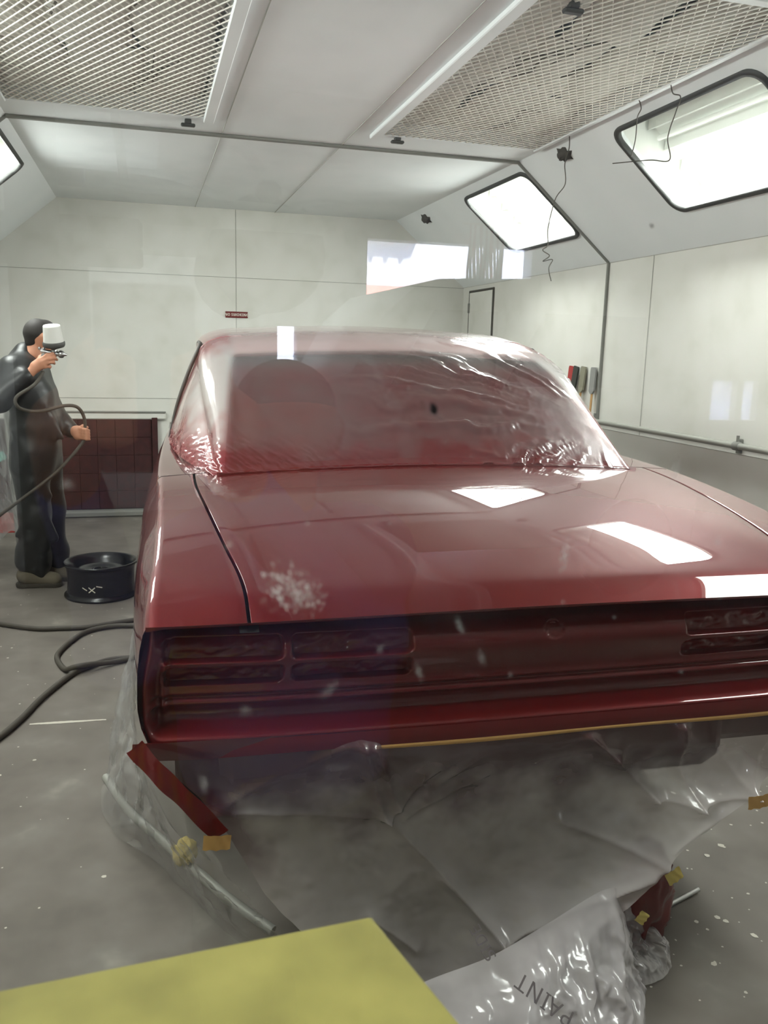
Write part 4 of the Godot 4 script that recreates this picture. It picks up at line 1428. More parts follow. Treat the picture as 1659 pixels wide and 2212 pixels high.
func build_painter() -> void:
	var at := V(-0.68, 0, -5.70)
	var o := thing("person", at, "painter in dark coveralls standing by the car, raising a spray gun to his face", "person")
	# all coordinates below are in the scene; the thing's own place is taken off at the end
	var z0 := -5.70
	var c := []
	c.append([V(-0.725, 1.34, z0 + 0.12), V(-0.715, 1.34, z0 - 0.12), 0.118, 0.118])    # shoulders and chest
	c.append([V(-0.735, 1.40, z0 + 0.07), V(-0.72, 1.40, z0 - 0.08), 0.075, 0.075])
	c.append([V(-0.69, 1.20, z0 + 0.09), V(-0.685, 1.20, z0 - 0.09), 0.140, 0.140])
	c.append([V(-0.675, 1.04, z0 + 0.08), V(-0.675, 1.04, z0 - 0.08), 0.146, 0.146])
	c.append([V(-0.685, 0.90, z0 + 0.08), V(-0.68, 0.90, z0 - 0.08), 0.142, 0.142])
	c.append([V(-0.695, 0.80, z0 + 0.08), V(-0.68, 0.80, z0 - 0.08), 0.128, 0.128])
	c.append([V(-0.735, 1.43, z0), V(-0.715, 1.47, z0), 0.075, 0.064])                   # collar
	c.append([V(-0.73, 1.475, z0 + 0.045), V(-0.73, 1.475, z0 - 0.045), 0.030, 0.030])
	c.append([V(-0.715, 0.78, z0 + 0.085), V(-0.70, 0.48, z0 + 0.10), 0.112, 0.092])     # near leg
	c.append([V(-0.70, 0.48, z0 + 0.10), V(-0.72, 0.20, z0 + 0.09), 0.092, 0.086])
	c.append([V(-0.655, 0.78, z0 - 0.085), V(-0.63, 0.48, z0 - 0.08), 0.112, 0.092])     # far leg
	c.append([V(-0.63, 0.48, z0 - 0.08), V(-0.625, 0.20, z0 - 0.06), 0.092, 0.082])
	for q in [[-0.72, 0.235, 0.09], [-0.625, 0.23, -0.06], [-0.725, 0.165, 0.09], [-0.63, 0.16, -0.06]]:   # bunched cuffs
		c.append([V(q[0] - 0.03, q[1], z0 + q[2]), V(q[0] + 0.035, q[1] - 0.025, z0 + q[2] + 0.01), 0.074, 0.068])
	c.append([V(-0.775, 1.37, z0 + 0.18), V(-0.845, 1.20, z0 + 0.27), 0.085, 0.074])     # near arm, raised
	c.append([V(-0.845, 1.20, z0 + 0.27), V(-0.70, 1.335, z0 + 0.25), 0.072, 0.048])
	c.append([V(-0.685, 1.36, z0 - 0.17), V(-0.60, 1.10, z0 - 0.20), 0.080, 0.066])      # far arm
	c.append([V(-0.60, 1.10, z0 - 0.20), V(-0.465, 0.99, z0 + 0.02), 0.064, 0.048])
	var rng := RandomNumberGenerator.new()
	rng.seed = 4
	for k in 34:   # loose folds of the cloth
		var y := rng.randf_range(0.22, 1.30)
		var leg := y < 0.72
		var zc := z0 + (rng.randf_range(0.15, 0.19) if leg else rng.randf_range(0.17, 0.225))
		var xc := rng.randf_range(-0.78, -0.63) if leg else rng.randf_range(-0.80, -0.58)
		c.append([V(xc, y, zc - absf(xc + 0.69) * 0.35), V(xc + rng.randf_range(-0.09, 0.09), y - rng.randf_range(0.05, 0.18), zc - 0.03), 0.015, 0.010])
	var b := sdf(c, 0.0115, 62.0)
	for k in b.v.size(): b.v[k] -= at
	put("coverall", b, M.coverall, o)
	# head, neck and hands; the face is turned a little away from the camera
	var sk := []
	sk.append([V(-0.045, -0.125, 0), V(-0.02, -0.045, 0), 0.056, 0.054])
	sk.append([V(-0.025, 0.005, 0), V(0.010, 0.010, 0), 0.083, 0.080])
	sk.append([V(0.0, -0.03, 0), V(0.035, -0.06, 0), 0.070, 0.052])
	sk.append([V(0.03, -0.085, 0), V(0.055, -0.097, 0), 0.042, 0.028])
	sk.append([V(0.078, -0.010, 0), V(0.093, -0.04, 0), 0.012, 0.015])
	for s in [-1, 1]:
		sk.append([V(-0.028, -0.010, s * 0.082), V(-0.022, -0.044, s * 0.078), 0.017, 0.011])
		sk.append([V(0.068, 0.002, s * 0.035), V(0.053, 0.007, s * 0.055), 0.012, 0.010])
	sk.append([V(0.068, -0.067, -0.018), V(0.068, -0.067, 0.018), 0.012, 0.012])
	var turn := Transform3D(Basis(Vector3.UP, deg_to_rad(36)) * Basis(Vector3.BACK, -0.16), V(-0.615, 1.575, z0))
	for q in sk:
		q[0] = turn * q[0]
		q[1] = turn * q[1]
	var hb := sdf(sk, 0.0055, 130.0)
	var hz := z0 + 0.235
	var sh := V(0.035, 0.0, 0)
	var h := []
	h.append([V(-0.712, 1.345, hz + 0.01), V(-0.672, 1.385, hz + 0.005), 0.027, 0.028])
	h.append([V(-0.668, 1.395, hz), V(-0.640, 1.420, hz), 0.033, 0.030])
	finger(h, [V(-0.640, 1.437, hz + 0.012), V(-0.600, 1.462, hz + 0.018), V(-0.572, 1.470, hz + 0.006), V(-0.553, 1.462, hz - 0.014)], 0.0105)
	finger(h, [V(-0.636, 1.420, hz + 0.018), V(-0.594, 1.441, hz + 0.024), V(-0.562, 1.446, hz + 0.008), V(-0.550, 1.436, hz - 0.016)], 0.011)
	finger(h, [V(-0.636, 1.402, hz + 0.016), V(-0.598, 1.418, hz + 0.022), V(-0.570, 1.421, hz + 0.006), V(-0.566, 1.412, hz - 0.016)], 0.0105)
	finger(h, [V(-0.642, 1.386, hz + 0.012), V(-0.612, 1.394, hz + 0.017), V(-0.590, 1.395, hz + 0.003), V(-0.590, 1.388, hz - 0.014)], 0.009)
	finger(h, [V(-0.662, 1.412, hz - 0.012), V(-0.645, 1.448, hz - 0.026), V(-0.618, 1.470, hz - 0.028)], 0.012)
	for q in h:
		q[0] += sh
		q[1] += sh
	var h1 := sdf(h, 0.0042, 240.0)
	var g := []
	g.append([V(-0.475, 1.0, z0 + 0.02), V(-0.44, 0.985, z0 + 0.05), 0.030, 0.032])
	g.append([V(-0.432, 0.992, z0 + 0.06), V(-0.424, 0.965, z0 + 0.065), 0.034, 0.032])
	for k in 4: finger(g, [V(-0.414, 1.008 - 0.019 * k, z0 + 0.085), V(-0.392, 1.008 - 0.019 * k, z0 + 0.115 - 0.004 * k), V(-0.372, 1.005 - 0.019 * k, z0 + 0.125), V(-0.356, 1.000 - 0.019 * k, z0 + 0.108)], 0.0105)
	finger(g, [V(-0.425, 1.0, z0 + 0.04), V(-0.395, 1.022, z0 + 0.065), V(-0.368, 1.018, z0 + 0.095)], 0.0115)
	var h2 := sdf(g, 0.0042, 240.0)
	var body := MB.new()
	for part in [hb, h1, h2]:
		var base := body.v.size()
		for p in part.v: body.v.append(p - at)
		for q in part.i: body.i.append(q + base)
	put("body", body, M.skin, o)
	var hs0 := [[V(-0.030, 0.017, 0), V(0.012, 0.028, 0), 0.0835, 0.074], [V(-0.052, -0.010, 0), V(-0.056, -0.045, 0), 0.058, 0.046]]
	for q in hs0:
		q[0] = turn * q[0]
		q[1] = turn * q[1]
	var hr := sdf(hs0, 0.0055, 110.0)
	for k in hr.v.size(): hr.v[k] -= at
	put("hair", hr, M.hair, o)
	for s in [-1, 1]:
		var ey := MB.new()
		ey.lathe([[0.0, 0.008], [0.006, 0.005], [0.008, 0.0], [0.006, -0.005], [0.0, -0.008]], 12, Transform3D(Basis(), turn * V(0.072, -0.014, s * 0.034) - at))
		put("eye", ey, M.hair, o)
	for q in [[-0.755, 0.09, 0.0], [-0.675, -0.05, 0.0]]:
		var bt := sdf([[V(q[0] - 0.02, 0.075, z0 + q[1]), V(q[0] + 0.03, 0.10, z0 + q[1]), 0.056, 0.060], [V(q[0] + 0.03, 0.062, z0 + q[1]), V(q[0] + 0.15, 0.045, z0 + q[1] + 0.02), 0.054, 0.046]], 0.008, 90.0, 0.004)
		for k in bt.v.size(): bt.v[k] -= at
		var bo := put("boot", bt, M.boot, o)
		var so := sdf([[V(q[0] - 0.03, 0.018, z0 + q[1]), V(q[0] + 0.03, 0.018, z0 + q[1]), 0.052, 0.048], [V(q[0] + 0.03, 0.018, z0 + q[1]), V(q[0] + 0.152, 0.018, z0 + q[1] + 0.02), 0.048, 0.051]], 0.008, 120.0, 0.0)
		for k in so.v.size():
			so.v[k].y = minf(so.v[k].y, 0.028)
			so.v[k] -= at
		put("sole", so, M.sole, bo)
	# spray gun in the raised hand
	var gun := thing("spray_gun", V(-0.585, 1.475, hz - 0.012) + sh, "silver spray gun with a white upturned paint cup in the painter's raised hand", "spray gun", "", Basis(Vector3.BACK, -0.10))
	var gb := MB.new()
	gb.tube(PackedVector3Array([V(-0.055, 0.004, 0), V(0.045, 0.0, 0)]), 0.015, 14)
	gb.lathe([[0.0, -0.012], [0.018, -0.012], [0.018, 0.012], [0.0, 0.012]], 16, Transform3D(Basis(), V(0.02, 0.012, 0)))
	put("gun_body", gb, M.steel, gun)
	var gh := MB.new()
	gh.tube(PackedVector3Array([V(-0.035, -0.004, 0), V(-0.040, -0.05, 0), V(-0.046, -0.11, 0)]), 0.014, 10)
	put("handle", gh, M.steel, gun)
	var gn := MB.new()
	gn.lathe([[0.0, 0.05], [0.006, 0.048], [0.010, 0.034], [0.021, 0.028], [0.023, 0.010], [0.016, 0.0], [0.0, 0.0]], 18, Transform3D(Basis(Vector3.BACK, -PI / 2), V(0.045, 0, 0)))
	put("air_cap", gn, M.steel, gun)
	var gt := MB.new()
	gt.tube(curve([V(0.018, -0.012, 0), V(0.012, -0.035, 0), V(0.0, -0.058, 0)], 5), 0.005, 8)
	put("trigger", gt, M.steel, gun)
	for x in [-0.058, -0.035]:
		var kb := MB.new()
		kb.lathe([[0.0, 0.0], [0.009, 0.0], [0.009, 0.016], [0.0, 0.016]], 12, Transform3D(Basis(Vector3.BACK, 0.4), V(x, 0.012, 0)))
		put("knob", kb, M.steel, gun)
	var cp := MB.new()
	var ct := Transform3D(Basis(Vector3.BACK, 0.16) * Basis(Vector3.RIGHT, 0.22), V(0.022, 0.028, 0.0))
	cp.lathe([[0.020, 0.0], [0.058, 0.012], [0.064, 0.022], [0.0645, 0.038], [0.059, 0.044]], 32, ct)
	put("cup_collar", cp, M.cup_dark, gun)
	var cq := MB.new()
	cq.lathe([[0.059, 0.040], [0.056, 0.062], [0.050, 0.132], [0.047, 0.140], [0.014, 0.142], [0.012, 0.146], [0.0, 0.146]], 32, ct)
	put("cup", cq, M.cup_white, gun)
	# its hose, held up by the other hand
	var hs := MB.new()
	hs.tube(curve([V(-0.595, 1.365, hz - 0.012), V(-0.64, 1.29, hz + 0.05), V(-0.735, 1.22, hz + 0.10), V(-0.735, 1.165, hz + 0.10), V(-0.676, 1.134, hz + 0.06), V(-0.596, 1.134, hz + 0.01), V(-0.489, 1.158, hz - 0.06), V(-0.418, 1.147, hz - 0.10), V(-0.384, 1.085, hz - 0.13), V(-0.380, 1.0, z0 + 0.097), V(-0.388, 0.94, z0 + 0.095), V(-0.432, 0.88, z0 + 0.13), V(-0.476, 0.83, z0 + 0.16), V(-0.561, 0.744, z0 + 0.24), V(-0.728, 0.616, z0 + 0.28), V(-0.894, 0.489, z0 + 0.28), V(-1.10, 0.30, z0 + 0.28), V(-1.22, 0.05, z0 + 0.3), V(-1.28, 0.014, z0 + 0.5)], 7), 0.0105, 9)
	tag(put("air_hose", hs, M.hose), "rubber air hose hanging from the spray gun through the painter's lower hand", "hose")

# ---- the window between camera and booth, and what lies behind the camera
func build_window() -> void:
	var w := Node3D.new()
	w.name = "window_1"
	w.position = Vector3(0.35, 1.475, -0.315)
	add_child(w)
	struct(w, "large glass pane in the booth's front wall, dusty and smeared")
	var p := MB.new()
	p.box(Vector3.ZERO, Vector3(1.7, 1.25, 0.006))
	put("pane", p, M.booth_glass, w)
	var fr := MB.new()
	for e in [-1, 1]:
		fr.box(Vector3(e * 0.845, 0, 0), Vector3(0.03, 1.25, 0.05), Basis(), 0.004)
		fr.box(Vector3(0, e * 0.62, 0), Vector3(1.7, 0.03, 0.05), Basis(), 0.004)
	put("frame", fr, M.rubber, w)
	build_smears(w)

# [place on the pane x, y, width, height, strength, turn]: dried overspray and wipe marks on the glass
const SMEARS := [[0.0499, 1.4585, 0.0258, 0.0224, 0.75, 0.4], [0.0578, 1.4546, 0.0191, 0.0168, 0.7, 1.1], [0.1218, 1.4389, 0.0039, 0.0112, 0.5, -0.5], [0.1324, 1.4237, 0.0045, 0.009, 0.35, -0.4], [0.1678, 1.4669, 0.0056, 0.0191, 0.6, 0.1], [0.2177, 1.5006, 0.0073, 0.0168, 0.45, 0.1], [0.0881, 1.431, 0.0034, 0.0056, 0.4, 0.3], [0.1049, 1.4198, 0.0039, 0.0101, 0.4, -0.3], [0.243, 1.4698, 0.0067, 0.0067, 0.35, 0.0], [0.1481, 1.4967, 0.009, 0.0056, 0.5, 0.2], [0.0281, 1.4765, 0.0051, 0.0051, 0.6, 0.0], [0.1397, 1.5337, 0.0146, 0.0056, 0.35, 0.1], [0.0174, 1.3805, 0.0045, 0.0101, 0.45, -0.2], [-0.0281, 1.5006, 0.0067, 0.0056, 0.4, 0.0], [0.0903, 1.4827, 0.0022, 0.0022, 0.6, 0.0], [0.0578, 1.4838, 0.0028, 0.0028, 0.6, 0.0], [0.0965, 1.5354, 0.0022, 0.0022, 0.5, 0.0], [0.1683, 1.4462, 0.0028, 0.0028, 0.5, 0.0], [0.1936, 1.4378, 0.0022, 0.0022, 0.5, 0.0], [0.1459, 1.4153, 0.0028, 0.0034, 0.4, 0.0], [0.2469, 1.4434, 0.0022, 0.0022, 0.5, 0.0], [0.2301, 1.4097, 0.0028, 0.0028, 0.5, 0.0], [0.0673, 1.4153, 0.0056, 0.0112, 0.3, 0.8], [0.0337, 1.4097, 0.0067, 0.0056, 0.3, 0.2]]

func build_smears(w: Node3D) -> void:
	var k := 0
	for q in SMEARS:
		var n1 := smooth_noise(3.2, 60 + k)
		var b := MB.new()
		var rows := []
		var cols := []
		for r in 28:
			var row := PackedVector3Array()
			var col := PackedColorArray()
			for c in 28:
				var p := Vector2(c / 27.0 - 0.5, r / 27.0 - 0.5) * 2.0
				var a: float = smoothstep(0.05, 0.75, 0.85 - p.length() + 1.1 * n1.get_noise_2dv(p * 0.9)) * clampf(0.45 + 1.6 * n1.get_noise_2dv(p * 2.6 + Vector2(7, 3)), 0.0, 1.0) * minf(1.0, q[4] * 1.1)
				if p.length() > 0.98: a = 0.0
				var d := (p * Vector2(q[2], q[3]) * 0.5).rotated(q[5])
				row.append(Vector3(q[0] + d.x - 0.35, q[1] - d.y - 1.475, 0.0036))
				col.append(Color(0.80, 0.79, 0.77, a))
			rows.append(row)
			cols.append(col)
		b.grid(rows, false, cols)
		put("dried_smear", b, M.film_backlit, w)
		k += 1
	for q in [[0.1072, 1.5276, 0.0016, 0.0026], [0.1964, 1.6011, 0.0007, 0.0007]]:
		var b := MB.new()
		b.poly([Vector3(q[0] - 0.35 - q[2] * 0.9, q[1] - 1.475 + q[3], 0.0036), Vector3(q[0] - 0.35 - q[2], q[1] - 1.475 - q[3] * 0.4, 0.0036), Vector3(q[0] - 0.35 + q[2] * 0.6, q[1] - 1.475 - q[3], 0.0036), Vector3(q[0] - 0.35 + q[2], q[1] - 1.475 + q[3] * 0.1, 0.0036), Vector3(q[0] - 0.35 + q[2] * 0.1, q[1] - 1.475 + q[3] * 0.7, 0.0036)])
		put("black_chip", b, M.rubber, w)

func prism(b: MB, poly: Array, z0: float, z1: float) -> void:   # an outline in x and y, extruded along z
	var t := Geometry2D.triangulate_polygon(PackedVector2Array(poly))
	for k in range(0, t.size(), 3):
		var p := [poly[t[k]], poly[t[k + 1]], poly[t[k + 2]]]
		if (p[1] - p[0]).cross(p[2] - p[0]) < 0: p = [p[0], p[2], p[1]]
		b.tri(V(p[0].x, p[0].y, z1), V(p[1].x, p[1].y, z1), V(p[2].x, p[2].y, z1))
		b.tri(V(p[0].x, p[0].y, z0), V(p[2].x, p[2].y, z0), V(p[1].x, p[1].y, z0))
	for k in poly.size():
		var p: Vector2 = poly[k]
		var q: Vector2 = poly[(k + 1) % poly.size()]
		b.quad(V(p.x, p.y, z0), V(q.x, q.y, z0), V(q.x, q.y, z1), V(p.x, p.y, z1))

func build_shop() -> void:
	# yellow cabinet inside the booth, close under the window
	var cab := thing("yellow_cabinet", V(-0.24, 0, -0.40), "matt yellow cabinet close under the window, only its blurred top corner in view", "cabinet")
	var cb := MB.new()
	var outline := [Vector2(0.128, -0.456), Vector2(0.155, -0.349), Vector2(-0.60, -0.349), Vector2(-0.62, -0.415)]
	var lift := func(y: float, inset: float) -> Array:
		var o := []
		for p in outline: o.append(V(p.x + 0.24 - inset * signf(p.x + 0.24), y, p.y + 0.40 - inset * signf(p.y + 0.40)))
		return o
	var lv := [lift.call(1.178, 0.0), lift.call(1.197, 0.0), lift.call(1.2, 0.003)]
	for k in 2:
		for j in 4: cb.quad(lv[k][j], lv[k + 1][j], lv[k + 1][(j + 1) % 4], lv[k][(j + 1) % 4])
	var tp: Array = lv[2].duplicate()
	tp.reverse()
	cb.poly(tp)
	cb.poly(lv[0])
	put("top", cb, M.yellow_paint, cab)
	var cc := MB.new()
	var lb := [lift.call(0.0, 0.01), lift.call(1.178, 0.01)]
	for j in 4: cc.quad(lb[0][j], lb[1][j], lb[1][(j + 1) % 4], lb[0][(j + 1) % 4])
	put("body", cc, M.yellow_paint, cab)
	# back wall of the shop with its openings
	var wb := MB.new()
	for r in [[-4.3, 1.2, 0.0, 3.8], [1.39, 2.06, 0.0, 3.8], [1.2, 1.39, 0.0, 0.5], [1.2, 1.39, 1.74, 3.8], [2.06, 3.77, 2.58, 3.8], [3.77, 6.03, 0.0, 3.8], [6.03, 6.64, 0.0, 0.86], [6.03, 6.64, 1.30, 3.8], [6.36, 6.44, 0.86, 1.30], [6.64, 7.7, 0.0, 3.8]]:
		wb.box(V((r[0] + r[1]) / 2, (r[2] + r[3]) / 2, 7.57), V(r[1] - r[0], r[3] - r[2], 0.2))
	struct(put("wall_shop", wb, M.shop_wall))
	var lt := Node3D.new()
	lt.name = "window_2"
	lt.position = V(6.33, 1.08, 7.57)
	add_child(lt)
	struct(lt, "pair of small added panes with sky blue in their colour behind the camera")
	var bp := mat("sky_tint_pane", Color(0.55, 0.66, 0.95), 0.3)  # sky light put into the pane colour; added in place of vehicle windows
	bp.backlight_enabled = true
	bp.backlight = Color(1.0, 1.0, 1.0)
	for q in [[-0.135, 0.33], [0.21, 0.2]]:
		var gb := MB.new()
		gb.box(V(q[0], 0, 0), V(q[1], 0.44, 0.004))
		put("pane", gb, bp, lt)
	# flag hanging in the doorway, stripes upright
	var fl := thing("striped_flag", V(3.23, 2.75, 7.37), "red and white striped flag hanging in the shop doorway behind the camera", "flag")
	for k in 13:
		var st := MB.new()
		var rows := []
		for r in 21:
			var row := PackedVector3Array()
			for e in 4:
				var x := -0.19 + 0.38 * (k + e / 3.0) / 13.0
				row.append(V(x + 0.006 * sin(r * 0.5 + k), -r * 0.045, 0.02 * sin(x * 40 + r * 0.15)))
			rows.append(row)
		st.grid(rows)
		put("stripe", st, M.flag_red if k % 2 == 0 else M.flag_white, fl)
	var pole := MB.new()
	pole.tube(PackedVector3Array([V(-0.24, 0.01, 0), V(0.24, 0.01, 0)]), 0.012, 8)
	put("rod", pole, M.wood, fl)
	# street and the sunlit houses across it
	slab("ground", V(-30, -0.15, 7.67), V(45, -0.05, 45), M.asphalt)
	var hs := thing("street_building", V(7, -0.05, 18.47), "white two-storey building across the street behind the camera", "building")
	var w1 := MB.new()
	w1.box(V(0, 4, 1), V(36, 8, 2))
	put("wall", w1, M.facade, hs)
	var w2 := MB.new()
	w2.box(V(-1.35, 1.5, -0.1), V(2.2, 3.0, 0.2))
	put("brick_wall", w2, M.facade_red, hs)
	for q in [[1.35, 2.55, 0.36, 0.55], [1.8, 2.55, 0.36, 0.55], [-1.75, 2.35, 0.4, 0.9], [-0.85, 2.4, 0.4, 0.8]]:
		var wf := MB.new()
		wf.box(V(q[0], q[1], -0.16), V(q[2] + 0.08, q[3] + 0.08, 0.14))
		var wo := put("window", wf, M.facade, hs)
		var wp := MB.new()
		wp.box(V(q[0], q[1], -0.24), V(q[2], q[3], 0.03))
		put("pane", wp, M.facade_glass, wo)
	var aw := MB.new()
	for k in 5: aw.box(V(-2.6 + k * 0.35, 4.05, -0.2), V(0.08, 0.1, 0.4))
	aw.box(V(-1.9, 4.15, -0.2), V(1.9, 0.06, 0.4))
	put("roof_overhang", aw, M.shop_roof, hs)
	var sg := MB.new()
	sg.box(V(0.25, 3.22, -0.12), V(0.4, 0.14, 0.1), Basis(Vector3.BACK, 0.2), 0.02)
	put("wall_sign", sg, M.rubber, hs)  # small dark sign on the facade, gives no light
	# white van parked in the shop
	var van := thing("white_van", V(0, 0, 4.07), "white van parked behind the camera, seen only as a reflection", "van")
	var vb := MB.new()
	prism(vb, [Vector2(0.75, 0.35), Vector2(3.45, 0.35), Vector2(3.48, 1.2), Vector2(3.42, 1.9), Vector2(3.3, 2.0), Vector2(2.4, 1.985), Vector2(1.62, 1.95), Vector2(1.50, 1.92), Vector2(1.30, 1.74), Vector2(1.12, 1.42), Vector2(0.72, 1.25), Vector2(0.68, 0.9)], 0.0, 1.7)
	put("body", vb, M.van_white, van)
	for s in [[1.55, 0.55], [2.25, 0.9]]:
		var vw := MB.new()
		prism(vw, [Vector2(s[0] - 0.2, 1.35), Vector2(s[0] + s[1] * 0.8, 1.35), Vector2(s[0] + s[1] * 0.8, 1.78), Vector2(s[0] + 0.05, 1.78)], -0.012, 0.0)
		put("side_window", vw, M.dark_glass, van)
	for x in [1.15, 3.0]:
		var ww := MB.new()
		ww.lathe([[0.0, -0.1], [0.28, -0.1], [0.34, -0.06], [0.34, 0.06], [0.28, 0.1], [0.0, 0.1]], 24, Transform3D(Basis(Vector3.RIGHT, PI / 2), V(x, 0.34, 0.08)))
		put("wheel", ww, M.tyre, van)
		var w3 := MB.new()
		w3.lathe([[0.0, -0.1], [0.28, -0.1], [0.34, -0.06], [0.34, 0.06], [0.28, 0.1], [0.0, 0.1]], 24, Transform3D(Basis(Vector3.RIGHT, PI / 2), V(x, 0.34, 1.62)))
		put("wheel", w3, M.tyre, van)
	# pale car up on a lift
	var lc := thing("lifted_car", V(-0.35, 0, 3.67), "pale grey car raised on a two-post lift behind the camera", "car")
	var pb := MB.new()
	prism(pb, [Vector2(-1.2, 2.10), Vector2(1.22, 2.10), Vector2(1.26, 2.16), Vector2(1.08, 2.215), Vector2(0.95, 2.23), Vector2(-1.2, 2.26)], 0.0, 1.5)
	put("body", pb, M.van_white, lc)
	for z in [0.02, 1.44]:
		var pl := MB.new()
		var arc := curve([V(1.10, 2.21, z), V(1.0, 2.29, z), V(0.92, 2.37, z), V(0.82, 2.47, z), V(0.62, 2.56, z), V(0.3, 2.60, z), V(-0.4, 2.60, z), V(-1.0, 2.5, z)], 8)
		pl.tube(arc, 0.028, 8)
		pl.tube(PackedVector3Array([V(0.28, 2.24, z), V(0.24, 2.6, z)]), 0.022, 8)
		put("pillar", pl, M.van_white, lc)
		var mi := MB.new()
		mi.box(V(0.93, 2.27, z - 0.1 if z < 1 else z + 0.1), V(0.12, 0.09, 0.12), Basis(), 0.03)
		put("mirror", mi, M.rubber, lc)
	var rfb := MB.new()
	rfb.box(V(-0.2, 2.62, 0.73), V(1.3, 0.03, 1.46), Basis(), 0.01)
	put("roof", rfb, M.van_white, lc)
	for x in [-0.95, 0.95]:
		for z in [0.1, 1.4]:
			var w4 := MB.new()
			w4.lathe([[0.0, -0.09], [0.24, -0.09], [0.29, -0.05], [0.29, 0.05], [0.24, 0.09], [0.0, 0.09]], 20, Transform3D(Basis(Vector3.RIGHT, PI / 2), V(x, 2.0, z)))
			put("wheel", w4, M.tyre, lc)
	var lf := thing("car_lift", V(-0.35, 0, 4.42), "dark two-post lift carrying the pale car behind the camera", "lift")
	for z in [-1.0, 1.0]:
		var po := MB.new()
		po.box(V(-0.1, 1.5, z), V(0.2, 3.0, 0.2), Basis(), 0.02)
		put("post", po, M.rubber, lf)
		var ar := MB.new()
		ar.box(V(-0.1, 2.06, z * 0.6), V(0.9, 0.07, 0.7), Basis(), 0.02)
		put("arm", ar, M.rubber, lf)
	# one strip lamp on the shop ceiling
	var sl := thing("strip_light", V(-0.05, 2.98, 5.93), "fluorescent strip light under the shop roof behind the camera", "light", "", Basis(Vector3.UP, -0.183))
	var sh := MB.new()
	sh.box(V(0, 0.08, 0), V(0.14, 0.06, 1.05), Basis(), 0.01)
	sh.box(V(0, 0.465, 0), V(0.02, 0.72, 0.02))
	put("fitting", sh, M.lamp_white, sl)
	var stb := MB.new()
	stb.tube(PackedVector3Array([V(0, 0.02, -0.5), V(0, 0.02, 0.5)]), 0.018, 10)
	var tg := mat("strip_tube_glow", Color(0.95, 0.97, 1.0), 0.5)
	tg.emission_enabled = true
	tg.emission = Color(0.9, 0.95, 1.0)
	tg.emission_energy_multiplier = 20.0
	put("fluorescent_tube", stb, tg, sl)
	var l := AreaLight3D.new()
	l.name = "strip_glow"
	l.area_size = Vector2(0.05, 1.0)
	l.light_energy = 11.0
	l.light_color = Color(0.92, 0.96, 1.0)
	l.shadow_enabled = true
	l.area_range = 20.0
	sl.add_child(l)
	l.transform = Transform3D(Basis(Vector3.RIGHT, deg_to_rad(-90)), V(0, -0.01, 0))
	# the photographer, mirrored in the pane
	var ph := thing("person", V(0.22, 0, 0.75), "photographer in a lavender shirt holding up a phone, mirrored in the pane", "person")
	var c := [[V(-0.10, 1.18, 0), V(0.10, 1.18, 0), 0.11, 0.11], [V(-0.07, 1.0, 0), V(0.07, 1.0, 0), 0.125, 0.125], [V(-0.06, 0.86, 0), V(0.06, 0.86, 0), 0.125, 0.125], [V(0.16, 1.2, 0), V(0.06, 1.16, -0.30), 0.06, 0.05], [V(0.06, 1.16, -0.30), V(-0.14, 1.42, -0.58), 0.048, 0.033], [V(-0.16, 1.2, 0), V(-0.26, 1.17, -0.29), 0.06, 0.05], [V(-0.26, 1.17, -0.29), V(-0.29, 1.42, -0.58), 0.048, 0.033]]
	put("shirt", sdf(c, 0.02, 45.0), M.shirt, ph)
	put("trousers", sdf([[V(0.085, 0.82, 0), V(0.09, 0.45, 0), 0.095, 0.07], [V(0.09, 0.45, 0), V(0.09, 0.08, 0.02), 0.07, 0.055], [V(-0.085, 0.82, 0), V(-0.09, 0.45, 0), 0.095, 0.07], [V(-0.09, 0.45, 0), V(-0.09, 0.08, 0.02), 0.07, 0.055], [V(0.09, 0.05, 0.05), V(0.09, 0.045, -0.12), 0.05, 0.045], [V(-0.09, 0.05, 0.05), V(-0.09, 0.045, -0.12), 0.05, 0.045]], 0.02, 60.0, 0.0), M.dark_cloth, ph)
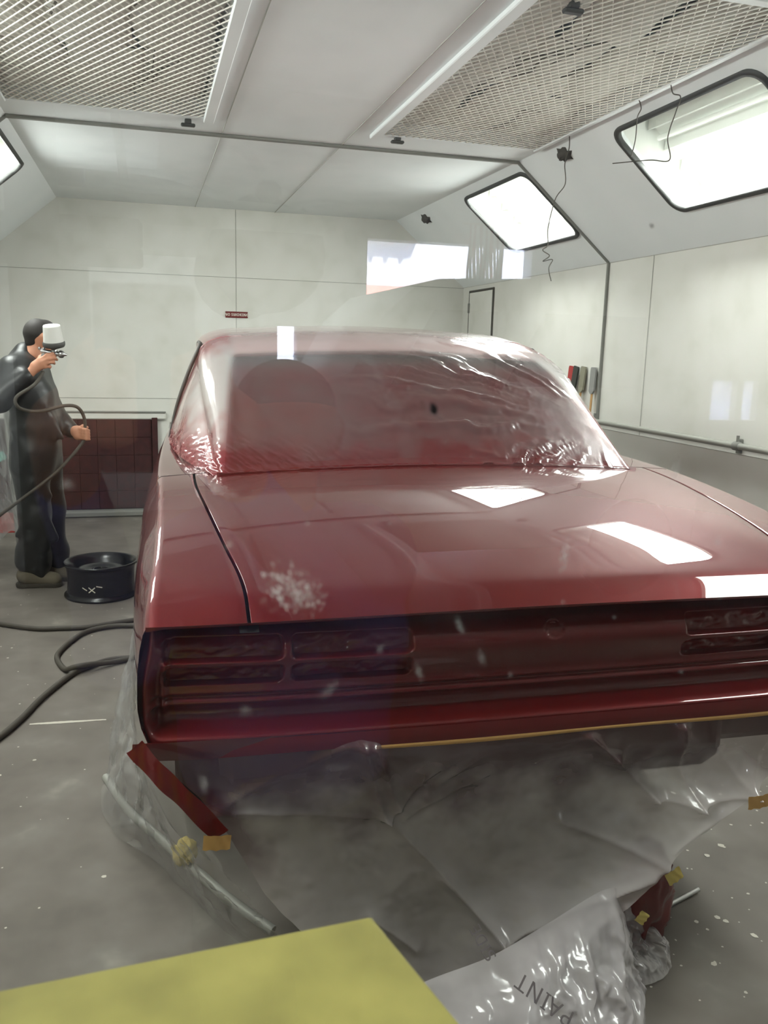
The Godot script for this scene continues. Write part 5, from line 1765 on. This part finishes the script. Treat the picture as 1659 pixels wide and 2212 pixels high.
	var hd := [[V(0, 1.26, 0.01), V(0, 1.33, 0), 0.05, 0.05], [V(0, 1.425, 0.01), V(0, 1.43, -0.02), 0.085, 0.08], [V(0, 1.38, -0.03), V(0, 1.345, -0.05), 0.06, 0.04], [V(0, 1.41, -0.095), V(0, 1.39, -0.105), 0.012, 0.014], [V(0.082, 1.42, 0), V(0.08, 1.39, 0), 0.016, 0.012], [V(-0.082, 1.42, 0), V(-0.08, 1.39, 0), 0.016, 0.012]]
	var hand := [[V(-0.29, 1.43, -0.59), V(-0.285, 1.48, -0.645), 0.028, 0.03]]
	for k in 4: finger(hand, [V(-0.265, 1.475 + 0.018 * k, -0.655), V(-0.25, 1.48 + 0.018 * k, -0.70), V(-0.235, 1.48 + 0.018 * k, -0.705)], 0.0095)
	finger(hand, [V(-0.28, 1.50, -0.64), V(-0.265, 1.535, -0.655), V(-0.25, 1.555, -0.665)], 0.011)
	var hand2 := [[V(-0.14, 1.43, -0.59), V(-0.15, 1.48, -0.645), 0.028, 0.03]]
	for k in 4: finger(hand2, [V(-0.165, 1.475 + 0.018 * k, -0.655), V(-0.18, 1.48 + 0.018 * k, -0.70), V(-0.195, 1.48 + 0.018 * k, -0.705)], 0.0095)
	finger(hand2, [V(-0.155, 1.50, -0.64), V(-0.17, 1.535, -0.655), V(-0.185, 1.555, -0.665)], 0.011)
	var pbody := MB.new()
	for part in [sdf(hd, 0.009, 110.0), sdf(hand, 0.006, 200.0), sdf(hand2, 0.006, 200.0)]:
		var base := pbody.v.size()
		pbody.v.append_array(part.v)
		for q in part.i: pbody.i.append(q + base)
	put("body", pbody, M.skin, ph)
	put("hair", sdf([[V(0, 1.445, 0.02), V(0, 1.45, -0.015), 0.086, 0.078]], 0.009, 100.0), M.hair, ph)
	var phn := MB.new()
	phn.box(V(-0.22, 1.52, -0.684), V(0.075, 0.15, 0.009), Basis(Vector3.RIGHT, -0.19), 0.003)
	tag(put("phone", phn, M.rubber, self), "dark phone held up by the photographer behind the pane", "phone").position = V(0.22, 0, 0.75)
